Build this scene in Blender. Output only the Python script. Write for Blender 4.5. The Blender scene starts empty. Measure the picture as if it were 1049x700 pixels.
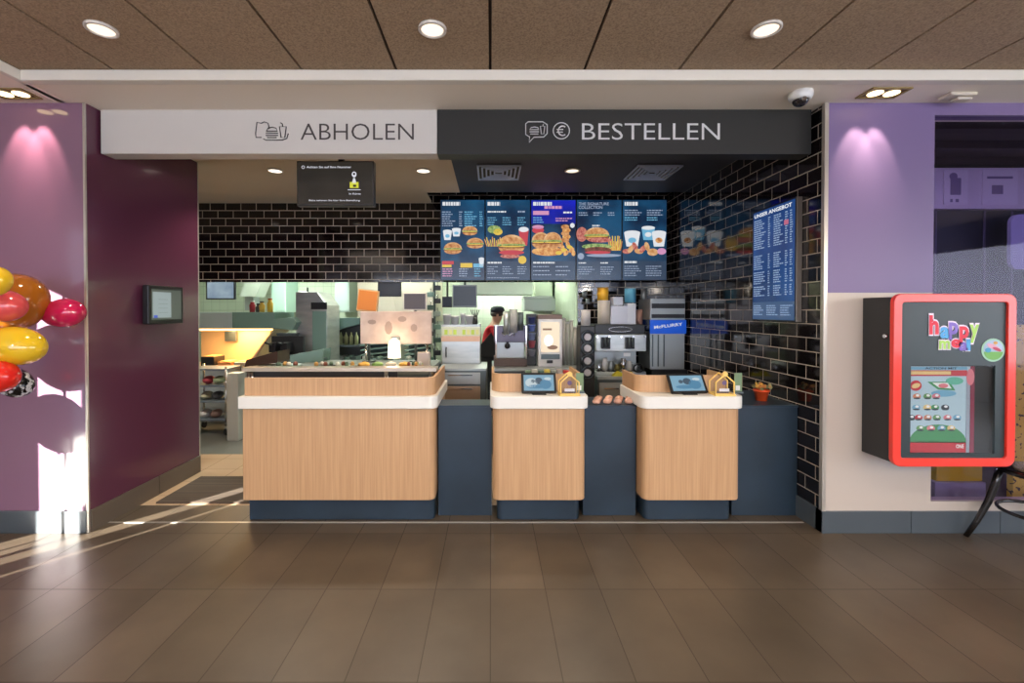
import bpy, bmesh, math, random
from mathutils import Vector, Matrix
random.seed(4)
PI = math.pi
scn = bpy.context.scene
COL = scn.collection
# ------------------------------------------------------------ camera model
F, CX, CY, PIT, H = 458.0, 503.0, 323.1, 0.0112, 1.5
def P(x, y, d):
    u, v = (x-CX)/F, -(y-CY)/F
    Y = math.cos(PIT) + v*math.sin(PIT)
    Z = v*math.cos(PIT) - math.sin(PIT)
    s = d/Y
    return Vector((u*s, d, H+Z*s))
def X(x, d, y=318): return P(x, y, d).x
def Zz(y, d): return P(CX, y, d).z
def lin(c):
    c /= 255.0
    return c/12.92 if c <= .04045 else ((c+.055)/1.055)**2.4
def C(r, g, b): return (lin(r), lin(g), lin(b), 1)

# ------------------------------------------------------------ materials
MATS = {}
def mat(name, col, rough=.5, metal=0, emit=0, coat=0, trans=0, spec=.5, alpha=1):
    if name in MATS: return MATS[name]
    m = bpy.data.materials.new(name); m.use_nodes = True
    b = m.node_tree.nodes['Principled BSDF']
    b.inputs['Base Color'].default_value = col
    b.inputs['Roughness'].default_value = rough
    b.inputs['Metallic'].default_value = metal
    b.inputs['Coat Weight'].default_value = coat
    b.inputs['Coat Roughness'].default_value = .06
    b.inputs['Transmission Weight'].default_value = trans
    b.inputs['Specular IOR Level'].default_value = spec
    b.inputs['Alpha'].default_value = alpha
    if emit:
        b.inputs['Emission Color'].default_value = col
        b.inputs['Emission Strength'].default_value = emit
    MATS[name] = m
    return m
def nodes(m):
    nt = m.node_tree
    return nt, nt.nodes, nt.links, nt.nodes['Principled BSDF']
def coords(nt, a, b, c=None, sa=1, sb=1, sc=1):
    g = nt.nodes.new('ShaderNodeNewGeometry'); s = nt.nodes.new('ShaderNodeSeparateXYZ')
    k = nt.nodes.new('ShaderNodeCombineXYZ'); nt.links.new(g.outputs['Position'], s.inputs[0])
    for i, (ax, sx) in enumerate(((a, sa), (b, sb), (c, sc))):
        if ax is None: continue
        mm = nt.nodes.new('ShaderNodeMath'); mm.operation = 'MULTIPLY'; mm.inputs[1].default_value = sx
        nt.links.new(s.outputs[ax], mm.inputs[0]); nt.links.new(mm.outputs[0], k.inputs[i])
    return k
def noisy(name, c1, c2, rough=.5, scale=5, sx=1, sy=1, sz=1, bump=0, metal=0, coat=0, lo=.35, hi=.65, detail=4, spec=.5, r2=None):
    if name in MATS: return MATS[name]
    m = mat(name, c1, rough, metal, coat=coat, spec=spec)
    nt, N, L, b = nodes(m)
    k = coords(nt, 'X', 'Y', 'Z', sx, sy, sz)
    n = N.new('ShaderNodeTexNoise'); n.inputs['Scale'].default_value = scale; n.inputs['Detail'].default_value = detail
    L.new(k.outputs[0], n.inputs['Vector'])
    r = N.new('ShaderNodeValToRGB'); r.color_ramp.elements[0].color = c1; r.color_ramp.elements[1].color = c2
    r.color_ramp.elements[0].position = lo; r.color_ramp.elements[1].position = hi
    L.new(n.outputs['Fac'], r.inputs[0]); L.new(r.outputs[0], b.inputs['Base Color'])
    if r2 is not None:
        mr = N.new('ShaderNodeMapRange'); mr.inputs[3].default_value = rough; mr.inputs[4].default_value = r2
        L.new(n.outputs['Fac'], mr.inputs[0]); L.new(mr.outputs[0], b.inputs['Roughness'])
    if bump:
        bp = N.new('ShaderNodeBump'); bp.inputs['Strength'].default_value = bump; bp.inputs['Distance'].default_value = .01
        L.new(n.outputs['Fac'], bp.inputs['Height']); L.new(bp.outputs[0], b.inputs['Normal'])
    return m
def bricks(name, a, b_, w, h, c1, c2, grout, gs=.004, off=.5, rough=.15, grough=.6, bump=.4, oa=0, ob=0, coat=0, noise=0, spec=.5):
    m = mat(name, c1, rough, coat=coat, spec=spec)
    nt, N, L, b = nodes(m)
    k = coords(nt, a, b_)
    mp = N.new('ShaderNodeMapping'); mp.inputs['Location'].default_value = (oa, ob, 0)
    L.new(k.outputs[0], mp.inputs[0])
    t = N.new('ShaderNodeTexBrick'); t.offset = off; t.squash = 1
    t.inputs['Scale'].default_value = 1; t.inputs['Brick Width'].default_value = w; t.inputs['Row Height'].default_value = h
    t.inputs['Mortar Size'].default_value = gs; t.inputs['Mortar Smooth'].default_value = .1; t.inputs['Bias'].default_value = 0
    t.inputs['Color1'].default_value = c1; t.inputs['Color2'].default_value = c2; t.inputs['Mortar'].default_value = grout
    L.new(mp.outputs[0], t.inputs['Vector'])
    src = t.outputs['Color']
    if noise:
        n = N.new('ShaderNodeTexNoise'); n.inputs['Scale'].default_value = 3.2; n.inputs['Detail'].default_value = 6
        L.new(k.outputs[0], n.inputs['Vector'])
        mr = N.new('ShaderNodeMapRange'); mr.inputs[1].default_value = .3; mr.inputs[2].default_value = .7
        mr.inputs[3].default_value = 1-noise; mr.inputs[4].default_value = 1+noise
        L.new(n.outputs['Fac'], mr.inputs[0])
        vm = N.new('ShaderNodeVectorMath'); vm.operation = 'SCALE'
        L.new(src, vm.inputs[0]); L.new(mr.outputs[0], vm.inputs['Scale']); src = vm.outputs[0]
    L.new(src, b.inputs['Base Color'])
    mr = N.new('ShaderNodeMapRange'); mr.inputs[3].default_value = rough; mr.inputs[4].default_value = grough
    L.new(t.outputs['Fac'], mr.inputs[0]); L.new(mr.outputs[0], b.inputs['Roughness'])
    bp = N.new('ShaderNodeBump'); bp.inputs['Strength'].default_value = bump; bp.inputs['Distance'].default_value = .003; bp.invert = True
    L.new(t.outputs['Fac'], bp.inputs['Height'])
    n2 = N.new('ShaderNodeTexNoise'); n2.inputs['Scale'].default_value = 6
    L.new(k.outputs[0], n2.inputs['Vector'])
    bp2 = N.new('ShaderNodeBump'); bp2.inputs['Strength'].default_value = .08; bp2.inputs['Distance'].default_value = .01
    L.new(n2.outputs['Fac'], bp2.inputs['Height']); L.new(bp.outputs[0], bp2.inputs['Normal'])
    L.new(bp2.outputs[0], b.inputs['Normal'])
    return m
def screenmat(name, c1, c2, strength=1, scale=2.0, lo=.3, hi=.7, off=0):
    m = mat(name, (0, 0, 0, 1), .25)
    nt, N, L, b = nodes(m)
    k = coords(nt, 'X', 'Y', 'Z')
    n = N.new('ShaderNodeTexNoise'); n.inputs['Scale'].default_value = scale; n.inputs['Detail'].default_value = 3
    mp = N.new('ShaderNodeMapping'); mp.inputs['Location'].default_value = (off, off, 0)
    L.new(k.outputs[0], mp.inputs[0]); L.new(mp.outputs[0], n.inputs['Vector'])
    r = N.new('ShaderNodeValToRGB'); r.color_ramp.elements[0].color = c1; r.color_ramp.elements[1].color = c2
    r.color_ramp.elements[0].position = lo; r.color_ramp.elements[1].position = hi
    L.new(n.outputs['Fac'], r.inputs[0]); L.new(r.outputs[0], b.inputs['Emission Color'])
    b.inputs['Emission Strength'].default_value = strength*.72
    return m
EG = .72
def E(r, g, b, s=1.0):
    n = 'glow_%d_%d_%d_%d' % (r, g, b, int(s*10))
    if n in MATS: return MATS[n]
    m = mat(n, C(r, g, b), .4, emit=s*EG)
    m.node_tree.nodes['Principled BSDF'].inputs['Base Color'].default_value = (.02, .02, .02, 1)
    return m
def PM(r, g, b, rough=.5):
    return mat('paint_%d_%d_%d_%d' % (r, g, b, int(rough*100)), C(r, g, b), rough)

wood = noisy('oak_veneer', C(184, 143, 102), C(206, 166, 124), .45, 3, 30, 30, .7, lo=.25, hi=.75, detail=6)
whitesolid = mat('white_solid_surface', C(232, 230, 222), .35)
darklam = noisy('blue_black_laminate', C(34, 48, 60), C(42, 58, 72), .35, 2.5)
steel = noisy('brushed_steel', C(168, 172, 168), C(188, 190, 184), .34, 3, 1, 1, 6, metal=.8)
steel2 = mat('satin_steel', C(175, 180, 178), .38, .7)
steeld = mat('dark_steel', C(95, 105, 105), .4, .6)
greensteel = mat('greenish_steel', C(120, 150, 138), .4, .4)
black = mat('black_plastic', C(22, 22, 24), .35)
black2 = mat('matt_black', C(14, 14, 15), .6)
charcoal = mat('charcoal_lacquer', C(34, 36, 37), .4)
chrome = mat('chrome', C(210, 210, 210), .12, 1)
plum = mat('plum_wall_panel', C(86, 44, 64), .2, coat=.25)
plum_lit = mat('plum_wall_panel_lit', C(132, 100, 122), .12, coat=.5)  # same plum as the side wall; daylight glare put into the paler colour
lilac = mat('lilac_wall_panel', C(118, 100, 142), .4, coat=0)
beige = mat('beige_wall_panel', C(196, 184, 172), .3, coat=.2)
soffit = mat('soffit_paint', C(236, 226, 210), .75)
soffit2 = mat('kitchen_ceiling_paint', C(205, 190, 172), .75)
blackceil = mat('black_ceiling_paint', C(34, 34, 44), .55)
whitehead = mat('white_header_panel', C(200, 196, 190), .5)
blackhead = mat('black_header_panel', C(32, 32, 30), .5)
aco = noisy('wood_wool_panel', C(140, 119, 97), C(172, 149, 122), .95, 110, bump=.4, lo=.36, hi=.64, detail=5)
groove = mat('ceiling_groove', C(40, 26, 18), .8)
skirt = mat('skirting_tile', C(74, 82, 88), .35)
edgem = mat('edge_trim_metal', C(200, 195, 185), .3, .6)
tileX = bricks('black_tile_back', 'X', 'Z', .196, .0975, C(16, 11, 11), C(30, 20, 20), C(170, 158, 144), .005, rough=.09, oa=.05, ob=.058, coat=.3)
tileY = bricks('black_tile_side', 'Y', 'Z', .2, .0975, C(12, 11, 12), C(26, 20, 22), C(170, 160, 146), .0036, rough=.07, oa=0.03, ob=.058, coat=.3)
floorm = bricks('floor_tile_brown', 'X', 'Y', .2945, .6, C(76, 66, 54), C(87, 76, 63), C(54, 46, 38), .0024, off=0, rough=.38, grough=.6, bump=.35, oa=0.003, ob=-2.385+.6*4, noise=.16)
beigefloor = bricks('floor_tile_beige', 'X', 'Y', .3, .3, C(190, 160, 128), C(200, 172, 140), C(150, 120, 95), .003, off=0, rough=.3)
greyfloor = mat('kitchen_floor', C(105, 105, 100), .4)
kwall = bricks('kitchen_wall_tile', 'X', 'Z', .15, .15, C(196, 208, 186), C(204, 214, 194), C(160, 172, 152), .003, off=0, rough=.25)
kwallY = bricks('kitchen_side_tile', 'Y', 'Z', .15, .15, C(196, 208, 186), C(204, 214, 194), C(160, 172, 152), .003, off=0, rough=.25)
def thin_glass(name, tint, refl=.08):
    m = bpy.data.materials.new(name); m.use_nodes = True; nt = m.node_tree; N = nt.nodes; L = nt.links
    N.remove(N['Principled BSDF']); o = N['Material Output']
    a = N.new('ShaderNodeBsdfTransparent'); a.inputs[0].default_value = tint
    g = N.new('ShaderNodeBsdfGlossy'); g.inputs['Roughness'].default_value = .03
    x = N.new('ShaderNodeMixShader'); x.inputs[0].default_value = refl
    L.new(a.outputs[0], x.inputs[1]); L.new(g.outputs[0], x.inputs[2]); L.new(x.outputs[0], o.inputs[0]); return m
glass = thin_glass('clear_glass', (.96, .97, .97, 1), .05)
white = mat('white_plastic', C(225, 225, 222), .4)
matm = noisy('entrance_mat_ribs', C(60, 50, 42), C(96, 82, 68), .85, 60, 0, 1, 0)

# ------------------------------------------------------------ mesh builder
class MB:
    def __init__(s): s.v = []; s.f = []; s.m = []; s.sm = []
    def add(s, vs, fs, m=0, smooth=False):
        o = len(s.v); s.v += [Vector(p) for p in vs]
        for f in fs: s.f.append([i+o for i in f]); s.m.append(m); s.sm.append(smooth)
        return s
    def box(s, x0, x1, y0, y1, z0, z1, m=0):
        if x0 > x1: x0, x1 = x1, x0
        if y0 > y1: y0, y1 = y1, y0
        if z0 > z1: z0, z1 = z1, z0
        v = [(x, y, z) for z in (z0, z1) for y in (y0, y1) for x in (x0, x1)]
        return s.add(v, [(0, 2, 3, 1), (4, 5, 7, 6), (0, 1, 5, 4), (2, 6, 7, 3), (0, 4, 6, 2), (1, 3, 7, 5)], m)
    def prism(s, poly, a, b, plane='xz', m=0, smooth=False):
        def pt(p, t):
            return {'xz': (p[0], t, p[1]), 'xy': (p[0], p[1], t), 'yz': (t, p[0], p[1])}[plane]
        n = len(poly); v = [pt(p, a) for p in poly]+[pt(p, b) for p in poly]
        o = len(s.v)
        s.add(v, [tuple(range(n)), tuple(reversed(range(n, 2*n)))], m)
        for i in range(n):
            j = (i+1) % n
            s.f.append([o+i, o+n+i, o+n+j, o+j]); s.m.append(m); s.sm.append(smooth)
        return s
    def ell(s, cx, cz, rx, rz, y, t=.0015, m=0, n=28, rot=0):
        c, q = math.cos(rot), math.sin(rot)
        pts = []
        for i in range(n):
            a = 2*PI*i/n; x, z = rx*math.cos(a), rz*math.sin(a)
            pts.append((cx+x*c-z*q, cz+x*q+z*c))
        return s.prism(pts, y-t, y, 'xz', m)
    def half(s, cx, cz, rx, rz, y, t=.0015, m=0, n=16, up=True):
        sg = 1 if up else -1
        pts = [(cx+rx*math.cos(PI*i/n), cz+sg*rz*math.sin(PI*i/n)) for i in range(n+1)]
        return s.prism(pts, y-t, y, 'xz', m)
    def lathe(s, c, prof, n=24, m=0, axis='z', smooth=True):
        o = len(s.v); vs = []
        for r, h in prof:
            for i in range(n):
                a = 2*PI*i/n; p, q = r*math.cos(a), r*math.sin(a)
                vs.append({'z': (c[0]+p, c[1]+q, c[2]+h), 'y': (c[0]+p, c[1]+h, c[2]+q), 'x': (c[0]+h, c[1]+p, c[2]+q)}[axis])
        fs = []
        for k in range(len(prof)-1):
            for i in range(n):
                j = (i+1) % n
                fs.append((k*n+i, k*n+j, (k+1)*n+j, (k+1)*n+i))
        s.add(vs, fs, m, smooth)
        for k in (0, len(prof)-1):
            if prof[k][0] > 1e-6:
                s.f.append([o+k*n+i for i in range(n)]); s.m.append(m); s.sm.append(False)
        return s
    def cyl(s, c, r, h, n=20, m=0, axis='z', r2=None):
        return s.lathe(c, [(r, 0), (r if r2 is None else r2, h)], n, m, axis)
    def sph(s, c, rx, ry=None, rz=None, n=20, m=0):
        ry = ry or rx; rz = rz or rx; k = n//2; vs = []; fs = []
        for a in range(k+1):
            t = PI*a/k
            for i in range(n):
                p = 2*PI*i/n
                vs.append((c[0]+rx*math.sin(t)*math.cos(p), c[1]+ry*math.sin(t)*math.sin(p), c[2]+rz*math.cos(t)))
        for a in range(k):
            for i in range(n):
                j = (i+1) % n
                fs.append((a*n+i, (a+1)*n+i, (a+1)*n+j, a*n+j))
        return s.add(vs, fs, m, True)
    def tube(s, pts, r, n=8, m=0, closed=False):
        pts = [Vector(p) for p in pts]; N = len(pts); vs = []; fs = []
        rr = r if isinstance(r, (list, tuple)) else [r]*N
        up = None
        for i, p in enumerate(pts):
            if closed: t = pts[(i+1) % N]-pts[i-1]
            else: t = pts[min(i+1, N-1)]-pts[max(i-1, 0)]
            t.normalize()
            if up is None: up = Vector((0, 0, 1)) if abs(t.z) < .9 else Vector((1, 0, 0))
            a = t.cross(up).normalized(); b = a.cross(t).normalized(); up = b
            for k in range(n):
                w = 2*PI*k/n; vs.append(p+(a*math.cos(w)+b*math.sin(w))*rr[i])
        for i in range(N if closed else N-1):
            j = (i+1) % N
            for k in range(n):
                l = (k+1) % n; fs.append((i*n+k, i*n+l, j*n+l, j*n+k))
        s.add(vs, fs, m, True)
        if not closed:
            o = len(s.v)-N*n
            for q in (0, N-1): s.f.append([o+q*n+k for k in range(n)]); s.m.append(m); s.sm.append(False)
        return s
    def strip(s, path, th, z0, z1, m=0):
        """vertical wall of thickness th following an xy path"""
        L, R = [], []
        for i, p in enumerate(path):
            a = Vector(path[max(i-1, 0)]); b = Vector(path[min(i+1, len(path)-1)])
            t = (b-a).normalized(); nn = Vector((-t.y, t.x))
            L.append(Vector(p)+nn*th/2); R.append(Vector(p)-nn*th/2)
        n = len(path)
        vs = [(p.x, p.y, z0) for p in L]+[(p.x, p.y, z0) for p in R]+[(p.x, p.y, z1) for p in L]+[(p.x, p.y, z1) for p in R]
        fs = []
        for i in range(n-1):
            fs += [(i, i+1, 2*n+i+1, 2*n+i), (n+i+1, n+i, 3*n+i, 3*n+i+1), (2*n+i, 2*n+i+1, 3*n+i+1, 3*n+i), (i+1, i, n+i, n+i+1)]
        fs += [(0, 2*n, 3*n, n), (n-1, 2*n-1, 4*n-1, 3*n-1)]
        return s.add(vs, fs, m)
    def text(s, body, x, z, y, h, w=None, m=0, align='L', fat=0, t=.002, rot=0):
        """flat lettering in the xz plane facing -y; h = cap height, w = total width"""
        cu = bpy.data.curves.new('lettering', 'FONT'); cu.body = body; cu.size = 1; cu.offset = fat; cu.resolution_u = 3
        cu.fill_mode = 'FRONT'
        o = bpy.data.objects.new('lettering', cu); COL.objects.link(o)
        bpy.context.view_layer.update()
        me = bpy.data.meshes.new_from_object(o.evaluated_get(bpy.context.evaluated_depsgraph_get()))
        vs = [v.co.copy() for v in me.vertices]; fs = [tuple(p.vertices) for p in me.polygons]
        bpy.data.objects.remove(o); bpy.data.curves.remove(cu); bpy.data.meshes.remove(me)
        if not vs: return s
        x0 = min(v.x for v in vs); x1 = max(v.x for v in vs)
        sy = h/.73; sx = sy if w is None else w/(x1-x0)
        W = (x1-x0)*sx
        dx = {'L': 0, 'C': -W/2, 'R': -W}[align]
        c, q = math.cos(rot), math.sin(rot)
        out = []
        for v in vs:
            a, b = (v.x-x0)*sx+dx, v.y*sy
            out.append((x+a*c-b*q, y-t, z+a*q+b*c))
        return s.add(out, fs, m)
    def xf(s, M, start=0):
        for i in range(start, len(s.v)): s.v[i] = M @ s.v[i]
        return s
    def build(s, name, mats, parent=None, bevel=0, sub=0):
        me = bpy.data.meshes.new(name)
        if not isinstance(mats, (list, tuple)): mats = [mats]
        lo = Vector((min(v.x for v in s.v), min(v.y for v in s.v), min(v.z for v in s.v)))
        hi = Vector((max(v.x for v in s.v), max(v.y for v in s.v), max(v.z for v in s.v)))
        if parent is None: org = Vector(((lo.x+hi.x)/2, (lo.y+hi.y)/2, lo.z))
        else:
            r = parent
            while r.parent: r = r.parent
            org = ORG[r.name]
        me.from_pydata([v-org for v in s.v], [], s.f)
        for m in mats: me.materials.append(m)
        for p, mi, q in zip(me.polygons, s.m, s.sm): p.material_index = mi; p.use_smooth = q
        bm = bmesh.new(); bm.from_mesh(me); bmesh.ops.recalc_face_normals(bm, faces=bm.faces); bm.to_mesh(me); bm.free()
        o = bpy.data.objects.new(name, me); COL.objects.link(o)
        if parent is None: o.location = org; ORG[o.name] = org
        else: o.parent = parent
        if bevel:
            b = o.modifiers.new('bevel', 'BEVEL'); b.width = bevel; b.segments = 2; b.limit_method = 'ANGLE'; b.angle_limit = 1.0
        if sub:
            b = o.modifiers.new('sub', 'SUBSURF'); b.levels = sub; b.render_levels = sub
        return o
ORG = {}
def B(*a): return MB().box(*a)
def tag(o, label, cat, group=None, kind=None):
    if label: o['label'] = label
    if cat: o['category'] = cat
    if group: o['group'] = group
    if kind: o['kind'] = kind
    return o
def thing(name, label, cat, loc, group=None):
    o = bpy.data.objects.new(name, None); COL.objects.link(o); o.empty_display_size = .05
    o.location = loc; ORG[o.name] = Vector(loc)
    return tag(o, label, cat, group)
def struct(mb, name, m, parent=None, bevel=0):
    o = mb.build(name, m, parent, bevel)
    if parent is None: o['kind'] = 'structure'
    return o
def dup(root, loc, label, group=None, rotz=0):
    r = root.copy(); COL.objects.link(r); r.location = loc; r.rotation_euler = (0, 0, rotz); r['label'] = label
    if group: r['group'] = group
    for ch in list(root.children):
        c = ch.copy(); COL.objects.link(c); c.parent = r
        for g in ch.children:
            d = g.copy(); COL.objects.link(d); d.parent = c
    ORG[r.name] = Vector(loc)
    return r
def sub(lab, o): o['label'] = lab; return o
def lamp(kind, loc, energy, color, parent=None, **k):
    l = bpy.data.lights.new(kind.lower()+'_light', kind); l.energy = energy; l.color = color
    rot = k.pop('rot', (0, 0, 0))
    for a, b in k.items(): setattr(l, a, b)
    o = bpy.data.objects.new(kind.lower()+'_light', l); COL.objects.link(o)
    o.rotation_euler = rot
    if parent: o.parent = parent; o.location = Vector(loc)-ORG[parent.name]
    else: o.location = loc
    return o
def rpoly(x0, x1, y0, y1, r, corners=('fl', 'fr'), n=6):
    """plan outline, front at y0; rounded at the named corners"""
    pts = []
    def arc(cx, cy, a0):
        for i in range(n+1):
            a = a0+PI/2*i/n; pts.append((cx+r*math.cos(a), cy+r*math.sin(a)))
    arc(x0+r, y0+r, PI) if 'fl' in corners else pts.append((x0, y0))
    arc(x1-r, y0+r, 1.5*PI) if 'fr' in corners else pts.append((x1, y0))
    arc(x1-r, y1-r, 0) if 'br' in corners else pts.append((x1, y1))
    arc(x0+r, y1-r, PI/2) if 'bl' in corners else pts.append((x0, y1))
    return pts
def RR(x0, x1, z0, z1, r, n=6): return rpoly(x0, x1, z0, z1, r, ('fl', 'fr', 'br', 'bl'), n)

# ============================================================ SETTING
XL, XR = X(89, 3.0), X(844.5, 3.0)          # left reveal corner, right reveal corner
DW, DB = 3.0, 5.71
ZC = 2.885
LFX = -4.6                                     # facade on the left, outside the frame
DE = X(204, 3) and 4.143
# floors
struct(B(LFX-.3, 8, -4.3, 3.42, -.06, 0), 'floor', floorm)
struct(B(LFX, XR, 3.42, 4.64, -.06, 0), 'floor', beigefloor)
struct(B(LFX-1, XR, 4.64, 8.6, -.06, 0), 'floor', greyfloor)
struct(B(XR, 8, 3.42, 8.6, -.06, 0), 'floor', floorm)
struct(B(XL, XR-.03, 3.135, 3.15, 0, .003), 'trim_1', edgem)
# acoustic ceiling : panels with dark grooves
cs = MB(); zc = 2.95; gx0 = X(502, 2.081, 0)
cs.box(LFX-.3, 8, -4.3, 2.95, zc+.02, zc+.06, 1)
pw = .568
for i in range(-9, 14):
    a = gx0+i*pw+.008; b = gx0+(i+1)*pw-.008
    if b < -2.84 or a > 8: continue
    for (ya, yb) in ((-4.2, -2.0), (-1.99, .21), (.22, 2.79)):
        cs.box(max(a, -2.84), min(b, 8), ya, yb, zc, zc+.021, 0)
struct(cs, 'ceiling', [aco, groove])
# soffit and lip
struct(B(-2.87, 8, 2.72, 3.3, ZC, ZC+.03), 'ceiling', soffit)
struct(B(LFX-.3, -2.84, -4.3, 3.3, ZC, ZC+.03), 'ceiling', soffit)
struct(B(-2.83, 8, 2.70, 2.76, ZC-.002, zc-.003).box(-2.87, -2.83, -4.3, 2.76, ZC-.002, zc-.003), 'trim_2', mat('lip_paint', C(222, 216, 204), .6), bevel=.006)
# kitchen (white) ceiling, black ceiling over the order area, rear notch
zk = 2.865; xk = X(471, 5.19, 197)
struct(B(LFX-1, xk, 3.2, 5.2, zk, zk+.03).box(LFX-1, X(436, 5.19), 5.2, 5.75, zk, zk+.03), 'ceiling', soffit2)
struct(B(xk, XR+.02, 3.2, 5.19, zk+.001, zk+.03), 'ceiling', blackceil)
struct(B(X(436, 5.19), XR+.02, 5.19, 5.75, 3.2, 3.23).box(X(436, 5.19), XR, 5.17, 5.19, zk+.03, 3.2), 'ceiling', black2)
struct(B(LFX-1, XR, 5.75, 8.6, 2.7, 2.73), 'ceiling', mat('kitchen_ceiling_panel', C(225, 228, 220), .7))
# left: glossy panel facing the camera, edge trim, side wall
struct(B(LFX-1.2, XL-.012, DW, DW+.1, 0, 3.0), 'wall_left', plum_lit)
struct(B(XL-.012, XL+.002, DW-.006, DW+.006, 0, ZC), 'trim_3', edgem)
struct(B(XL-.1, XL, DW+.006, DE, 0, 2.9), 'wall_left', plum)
struct(B(XL-.1, XL+.002, DE, DE+.012, 0, 2.9), 'trim_4', edgem)
struct(B(LFX-.3, XL-.012, DW-.012, DW, 0, .148), 'baseboard_left', skirt)
bb = MB(); bb.box(XL, XL+.012, DW+.01, 3.62, 0, .148); bb.box(XL, XL+.012, 3.628, DE, 0, .148)
struct(bb, 'baseboard_left', mat('skirting_brown', C(92, 82, 72), .35))
# unseen left facade, its open slits placed to shape the sun streaks
fx0, fx1 = LFX-.15, LFX
def slit_y(x, k=1.203): return DW-(x-LFX)*k
S = [(slit_y(-2.737), slit_y(-3.045)), (slit_y(-2.547), slit_y(-2.70)), (slit_y(-2.31), slit_y(-2.364))]
S.sort()
fw = MB(); prev = -4.3
for a, b in S:
    fw.box(LFX-.02, LFX, prev, a, 0, ZC); prev = b
    fw.box(LFX-.02, LFX, a, b, 2.41, ZC)
fw.box(LFX-.02, LFX, prev, 3.1, 0, ZC)
struct(fw, 'wall_left', mat('facade_paint', C(150, 140, 130), .7))
# back tiled wall
xo = X(592, DB)
bw = MB()
bw.box(LFX-1, xo, DB, DB+.12, Zz(289, DB), 3.25)
bw.box(xo, XR, DB, DB+.12, 0, 3.25)
struct(bw, 'wall_back', tileX)
struct(B(xo-.012, xo, DB, DB+.125, 0, Zz(289, DB)), 'trim_5', mat('pale_green_reveal', C(190, 205, 180), .5))
struct(B(XR, XR+.1, DW+.02, DB+.12, 0, 3.25), 'wall_right', tileY)
struct(B(XR-.012, XR, DW, 3.27, 0, .15).box(XR-.012, XR, DW, DW+.05, 0, .15), 'baseboard_right', skirt)
struct(B(XR-.012, XR+.014, DW-.008, DW+.02, 0, ZC), 'trim_6', edgem)
# right front wall; its see-through opening stands in for reflecting glass
wx = X(955.5, DW); zt = Zz(118, DW); zb = Zz(514, DW); zs = Zz(300, DW)
struct(B(XR+.014, wx, DW, DW+.08, zs, ZC).box(wx, 8, DW, DW+.08, zt, ZC), 'wall_front', lilac)
struct(B(XR+.014, wx, DW, DW+.08, 0, zs).box(wx, 8, DW, DW+.08, 0, zb), 'wall_front', beige)
bb = MB(); x = XR-.012
while x < 7.5:
    bb.box(x, x+.595, DW-.012, DW, 0, .147); x += .6
struct(bb, 'baseboard_front', skirt)
win = struct(B(wx, 7.6, DW+.02, DW+.028, zb, zt), 'glass_panel', thin_glass('tinted_glass', (.78, .72, .88, 1), .022))
struct(B(7.6, 8, DW, DW+.08, zb, zt), 'wall_front', beige)
# made-up room behind the glass, standing in for the reflections in it
r2 = MB(); r2.box(XR+.1, 9.4, 6.6, 6.7, 0, 3.6)
struct(r2, 'wall_rear', mat('reflection_room_wall', C(84, 96, 96), .6))
struct(B(XR+.1, 9.4, 3.1, 6.6, 3.45, 3.5), 'ceiling', mat('reflection_room_ceiling', C(70, 64, 66), .8))
struct(B(9.4, 9.5, 3.0, 6.7, 0, 3.6), 'wall_right', mat('reflection_room_side', C(120, 118, 124), .7))
# walls closing the dining room behind the camera
struct(B(LFX-.3, 8, -4.4, -4.3, 0, 3.0), 'wall_behind', mat('dining_wall', C(150, 140, 130), .7))
struct(B(8, 8.1, -4.4, 3.1, 0, 3.0), 'wall_right', mat('dining_side_wall', C(110, 100, 95), .7))
# added roof slab and skirts, out of view, to block stray sun
blockm = mat('sun_block_felt', C(90, 90, 90), .9)
rf = MB().box(-6, 9.8, -4.5, 9, 3.6, 3.7).box(-4.99, -4.92, -4.5, 3.0, 2.89, 3.6).box(-5.8, -4.92, 2.95, 3.0, 2.9, 3.6).box(-5.85, -5.75, 2.95, 9, 2.0, 3.6).box(-4.99, 9.6, -4.5, -4.42, 2.9, 3.6).box(9.55, 9.65, -4.5, 9, 2.9, 3.6)
struct(rf, 'ceiling', blockm)
# kitchen shell
struct(B(LFX-1, XR+1, 8.4, 8.5, 0, 2.75), 'wall_kitchen', kwall)
struct(B(LFX-1.1, LFX-1, 3.1, 8.5, 0, 2.95), 'wall_kitchen', kwallY)
struct(B(X(592, 5.83), X(592, 5.83)+.1, 5.83, 8.4, 0, 2.7), 'wall_kitchen', kwallY)

# ============================================================ HEADERS
dh = 3.1
x0, x1, x2 = X(103, dh, 135), X(448, dh, 135), X(831, dh, 135); z0, z1 = Zz(157.5, dh), ZC
t = thing('pickup_sign', 'white ceiling sign panel reading ABHOLEN with tray icons', 'sign', ((x0+x1)/2, dh+.05, z0))
B(x0, x1-.002, dh, dh+.12, z0, z1).build('panel', whitehead, t, .004)
ink = PM(62, 56, 54); silver = mat('silver_letters', C(205, 205, 205), .4)
def px(x): return X(x, dh, 135)
zt0, zcap = Zz(143.5, dh), Zz(143.5-18, dh)-Zz(143.5, dh)
MB().text('ABHOLEN', px(308), zt0, dh, zcap, px(424)-px(308), 0, fat=-.008).build('lettering', ink, t)
def icon(mb, pts, r=.0035, closed=False, m=0):
    mb.tube([(px(a), dh-.003, Zz(b, dh)) for a, b in pts], r, 6, m, closed)
ic = MB()
icon(ic, [(268, 141), (262.5, 141), (262, 137), (263.5, 125.5), (268, 126.5), (271, 125), (275, 126.5), (276, 132)])
icon(ic, [(270, 142.5), (273, 143.8), (289, 143.8), (294, 142), (295.5, 137)])
icon(ic, [(273, 134.5), (275, 131.5), (279, 130.5), (283, 131.5), (284.5, 134.5)], closed=True)
icon(ic, [(272.5, 136.8), (285, 136.8)]); icon(ic, [(272.5, 139), (285, 139)]); icon(ic, [(274, 141.2), (283.5, 141.2)])
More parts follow.
